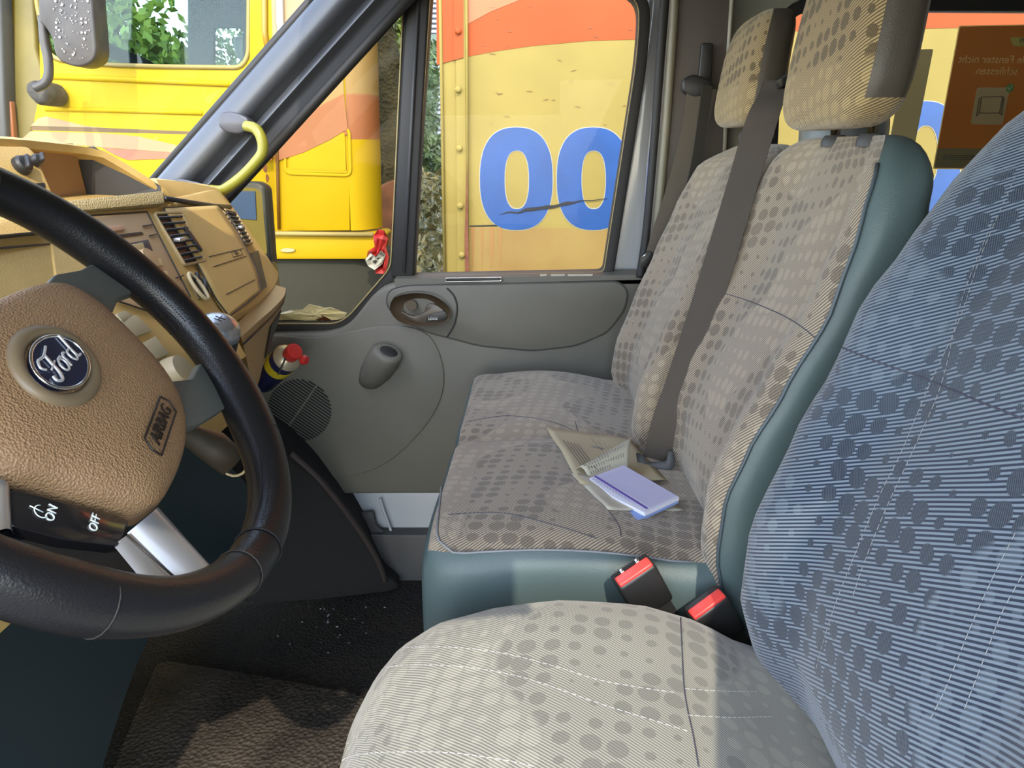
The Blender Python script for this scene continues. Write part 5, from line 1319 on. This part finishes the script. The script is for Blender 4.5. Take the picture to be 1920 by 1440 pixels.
for p, w_ in zip(a_, wds): j_ = random.uniform(-.004, .004); vs += [p+V((0, 0, w_+j_)), p+V((0, 0, -w_+j_))]
fs = [[2*i, 2*i+1, 2*i+3, 2*i+2] for i in range(len(a_)-1)]
mesh('crack', vs, fs, CRK, bxo)
plate('crack', aY([(880, 423), (940, 421), (968, 425), (940, 424), (880, 425)], YB), NEARN, .001, CRK, bxo, lift=.002)
plate('worn_sheet', aY([(880, 425), (950, 427), (1138, 428), (1136, 516), (880, 516)], YB), NEARN, .001, mat('stained_yellow', (0.245, 0.158, 0.036), .55, col2=(0.198, 0.108, 0.0216), vscale=3), bxo, lift=.0012)
for x, w_ in ((884, 6), (902, 4), (918, 8), (936, 5)):
    plate('rust_streak', aY([(x, 426), (x+w_, 426), (x+w_*.7, 480), (x+w_*.4, 505)], YB), NEARN, .0005, mat('streak_rust', (0.248, 0.12, 0.028), .8), bxo, lift=.0022)
plate('rust_patch', aY([(871, 440), (876, 300), (878, 440), (880, 516), (872, 516)], YB-.024), NEARN, .001, RUST, bxo, lift=.001)
random.seed(31)
for i in range(26):
    x, y = random.uniform(890, 1180), random.uniform(10, 235); l_ = random.uniform(4, 12); d_ = random.uniform(-3, 3)
    plate('scratch', aY([(x, y), (x+l_, y+d_), (x+l_, y+d_+1.2), (x, y+1)], YB), NEARN, .0005, mat('scratch_brown', (0.18, 0.08, 0.032), .8), bxo, lift=.0034)
plate('lower_frame', aY([(820, 516), (3200, 530), (3200, 620), (820, 600)], YB+.02), NEARN, .2, mat('frame_rust', (0.125, 0.08, 0.04), .8), bxo)
mesh('box_top', [V((pl[0].x-.1, YB, 2.75)), V((4.5, YB, 2.75)), V((4.5, YB+2.3, 2.75)), V((pl[0].x-.1, YB+2.3, 2.75))], [[0, 1, 2, 3]], YPALE, bxo)
mesh('box_front', [V((pl[0].x-.1, YB+.03, .2)), V((pl[0].x-.1, YB+2.3, .2)), V((pl[0].x-.1, YB+2.3, 2.75)), V((pl[0].x-.1, YB+.03, 2.75))], [[0, 1, 2, 3]], YPALE, bxo)
# red and white bag on the step
rb = crumple('plastic_bag', [(688, 486), (694, 470), (704, 462), (702, 440), (710, 430), (724, 432), (728, 446), (724, 462), (729, 480), (728, 500), (722, 514), (708, 512), (704, 498), (694, 494)], YT-.125, 'crumpled red plastic bag hanging at the rear end of the yellow cab step', 'bag', mat('red_plastic', (0.36, 0.025, 0.03), .3), amp=.05)
wb_ = crumple('plastic_bag', [(687, 484), (696, 474), (706, 480), (718, 470), (724, 478), (718, 494), (706, 500), (692, 498)], YT-.15, 'crumpled white plastic scrap tangled with the red bag on the cab step', 'bag', mat('white_plastic', (0.325, 0.325, 0.33), .3), amp=.04)

# ---- gap between cab and box: tree trunk, leaves, slatted building
tk = thing('tree', tuple(at(735, 500, 'y', 5.8)), 'rough grey brown tree trunk standing in the gap behind the truck cab', 'tree')
BARK = mat('bark', (0.069, 0.06, 0.039), .9, bump=.7, bscale=45, bdist=.02, col2=(0.027, 0.027, 0.018), vscale=9)
def trunk(px, rr, m=BARK, n=16):
    P_ = spline([at(x, y, 'y', Y) for x, y, Y in px], 6); R_ = []
    q = [(i/(len(P_)-1)) for i in range(len(P_))]
    for t in q: R_.append(lerp(rr, t))
    o = tube('trunk', P_, R_, m, tk, n=n)
    for v in o.data.vertices: v.co += V((1, 1, 0))*noise.noise(v.co*5)*.03
trunk([(742, 700, 5.8), (738, 500, 5.8), (734, 330, 5.8), (728, 200, 5.8), (712, 90, 5.8), (705, 20, 5.8), (700, -200, 5.8)], [(0, .17), (.4, .16), (.6, .13), (1, .08)])
trunk([(730, 300, 5.8), (722, 160, 5.9), (700, 80, 5.9), (690, 0, 5.9)], [(0, .09), (1, .05)])
trunk([(728, 260, 5.8), (738, 150, 5.8), (728, 60, 5.8), (716, -60, 5.8)], [(0, .08), (1, .05)])
plate('root_stones', rnd(aY([(700, 350), (758, 330), (762, 620), (700, 620)], 5.55), .1, 3), NEARN, .2, mat('red_brown_stone', (.16, .07, .05), .9, var=.4, vscale=6), tk, bevel=.03)
bd = thing('pale_building', tuple(at(790, 300, 'y', 9)), 'pale grey ribbed wall of a building behind the trees', 'building')
plate('ribbed_wall', aY([(600, -700), (1000, -700), (1000, 800), (600, 800)], 9.0), NEARN, .2, mat('grey_wall', (0.275, 0.285, 0.3), .8), bd)
for i in range(60):
    y = -150+i*9.5
    if i % 1 == 0: ribbon('wall_rib', aY([(640, y), (870, y)], 8.88), .028, V((0, 0, 1)), .03, mat('wall_rib_paint', (0.25, 0.265, 0.29), .8), bd)
plate('dark_gutter', aY([(640, 64), (870, 64), (870, 84), (640, 84)], 8.8), NEARN, .1, mat('gutter_green', (.10, .14, .10), .7), bd)
# leaves: every cluster is one mass of small leaf faces
def leaves(name, boxes, n, m, label, size=.05, cat='foliage'):
    vs = []; fs = []; random.seed(hash(len(name))+n)
    for (x0, x1, y0, y1, Y0, Y1), share in boxes:
        for _ in range(int(n*share)):
            p = at(random.uniform(x0, x1), random.uniform(y0, y1), 'y', random.uniform(Y0, Y1))
            a = V((random.uniform(-1, 1), random.uniform(-1, 1), random.uniform(-1, 1))).normalized(); b = a.cross(V((random.uniform(-1, 1), .3, random.uniform(-1, 1)))).normalized()
            s_ = size*random.uniform(.5, 1.2); k = len(vs); vs += [p-a*s_, p-b*s_*.45, p+a*s_, p+b*s_*.45]; fs.append([k, k+1, k+2, k+3])
    o = mesh(name, vs, fs, m); tag(o, label, cat, None, 'stuff'); return o
LF1 = mat('leaf_green', (0.195, 0.273, 0.0325), .6, col2=(0.065, 0.111, 0.0195), vscale=1.5); LF2 = mat('leaf_dark', (.08, .13, .035), .6, var=.4, vscale=2); LF3 = mat('leaf_autumn', (0.231, 0.176, 0.044), .6, col2=(0.055, 0.066, 0.022), vscale=3)
leaves('tree_leaves', [((690, 762, 20, 250, 5.7, 7.5), 1.0)], 1500, LF1, 'bright yellow green leaves around the tree trunk behind the cab', .045)
leaves('hedge_leaves', [((782, 822, 80, 260, 7.0, 8.5), .4), ((786, 830, 255, 320, 6.5, 8.4), .6)], 2300, LF2, 'dark green leaves in the strip between window divider and box body', .045)
leaves('autumn_leaves', [((776, 830, 320, 520, 6.0, 8.0), 1.0)], 1300, LF3, 'yellow and brown leaves low in the gap beside the box body', .05)
# trees beyond the cab, seen through its windows and all round
for i, (x, Y, hgt, rad, m_) in enumerate(((-11.0, 17, 3.6, 2.6, LF2), (-6.8, 13, 3.2, 1.8, LF1), (-6.6, 22, 4.2, 2.6, LF2), (-3.0, 14, 3.4, 1.7, LF1), (-.8, 19, 4.0, 2.4, LF2))):
    tt = thing('background_tree', (x, Y, -.6), ['tall dark tree leftmost beyond the truck cab', 'light green tree second from the left beyond the truck cab', 'dark tree third from the left beyond the truck cab', 'light green tree fourth from the left beyond the truck cab', 'dark tree behind the pale building wall'][i], 'tree')
    random.seed(50+i); vs = []; fs = []
    for _ in range(6500):
        d = V((random.gauss(0, 1), random.gauss(0, 1), random.gauss(0, 1))).normalized()*random.uniform(.55, 1)
        cl_ = noise.noise(d*2.3+V((i, 0, 0)))*.5
        p = V((x, Y, hgt*.55))+V((d.x*rad*(1+cl_), d.y*rad, d.z*hgt*.62*(1+cl_)))
        a = V((random.uniform(-1, 1), random.uniform(-1, 1), random.uniform(-1, 1))).normalized(); b = a.cross(V((.2, 1, .4))).normalized()
        k = len(vs); vs += [p-a*.10, p-b*.055, p+a*.10, p+b*.055]; fs.append([k, k+1, k+2, k+3])
    o = mesh('crown', vs, fs, m_, tt); o['kind'] = 'stuff'
    tube('trunk', [V((x, Y, -.6)), V((x+.1, Y, hgt*.6))], [.18, .1], BARK, tt, n=10)

# ---- stickers on the rear side window (readable from outside)
def sticker(nm, px, label, m, Y=1.738): 
    t = thing(nm, tuple(at(*px[0], 'y', Y)), label, 'sticker'); plate('sticker_film', rnd(aY(px, Y), .003, 2), NEARN, .0006, m, t); return t
def film(name, c, tl=.6):
    m = bpy.data.materials.new(name); m.use_nodes = True; n = m.node_tree; b = n.nodes['Principled BSDF']; b.inputs['Base Color'].default_value = (*c, 1); b.inputs['Roughness'].default_value = .5
    t = n.nodes.new('ShaderNodeBsdfTranslucent'); t.inputs[0].default_value = (*[min(1, q*1.7) for q in c], 1); x = n.nodes.new('ShaderNodeMixShader'); x.inputs[0].default_value = tl
    n.links.new(b.outputs[0], x.inputs[1]); n.links.new(t.outputs[0], x.inputs[2]); n.links.new(x.outputs[0], n.nodes['Material Output'].inputs[0]); MATS[name] = m; return m
FILM = film('brown_film', (.42, .25, .10)); GREYF = film('grey_green_film', (.34, .35, .24))
s1 = sticker('window_sticker', [(1800, 50), (2120, 44), (2075, 318), (1751, 315)], 'large brown window sticker with mirrored lettering and a window pictogram', FILM)
plate('sticker_border', rnd(aY([(1798, 48), (2122, 42), (2077, 320), (1749, 317)], 1.739), .003, 2), NEARN, .0004, film('sticker_border_film', (.62, .60, .35)), s1)
plate('footer_strip', rnd(aY([(1758, 278), (2082, 280), (2075, 317), (1752, 314)], 1.7372), .001, 2), NEARN, .0004, film('footer_film', (.40, .40, .24)), s1)
for i in range(3): tube('footer_line', aY([(1768, 291+i*3.5), (1850-i*12, 292+i*3.5)], 1.7365), .0006, mat('footer_ink', (.12, .13, .09), .8), s1, n=4)
LET = film('sticker_letters', (.8, .7, .42), .75)
def mtext(s, x, y, size, m, par, align='RIGHT'):
    return text('sticker_word', s, at(x, y, 'y', 1.7366), V((-1, 0, .02)), V((0, 0, 1)), size, m, par, align=align)
mtext('alle Fenster nicht', 1797, 111, .0215, LET, s1); mtext('schliessen.', 1826, 133, .0215, LET, s1)
plate('pictogram_card', rnd(aY([(1832, 164), (1894, 164), (1880, 234), (1820, 233)], 1.7372), .006, 4), NEARN, .0004, film('card_film', (.6, .6, .42)), s1)
GI = mat('pictogram_ink', (.10, .11, .08), .8)
for pp in ([(1840, 182), (1880, 181), (1874, 212), (1836, 212)], [(1840, 182), (1836, 184), (1831, 218), (1836, 212)], [(1880, 181), (1882, 184), (1878, 216), (1874, 212)]):
    tube('pictogram_line', aY(pp, 1.7362), .0009, GI, s1, n=5, closed=True)
plate('check_badge', [at(1894, 165, 'y', 1.7366)+V((math.cos(q*math.pi/8)*.0085, 0, math.sin(q*math.pi/8)*.0085)) for q in range(16)], NEARN, .0006, mat('check_green', (.12, .28, .10), .6), s1)
tube('check_mark', aY([(1889, 164), (1893, 169), (1899, 160)], 1.7358), .0011, MATS['card_film'], s1, n=5)
plate('sticker_logo', rnd(aY([(1893, 70), (1990, 68), (1988, 86), (1900, 87)], 1.7372), .004, 4), NEARN, .0004, mat('logo_film', (.42, .36, .10), .6), s1)
text('sticker_word', 'TZEN', at(1912, 76, 'y', 1.7364), V((-1, 0, 0)), V((0, 0, 1)), .012, GI, s1, align='RIGHT')
s2 = sticker('window_sticker', [(1700, 93), (1750, 92), (1716, 268), (1668, 266)], 'narrow grey green window sticker beside the middle head restraint', GREYF)
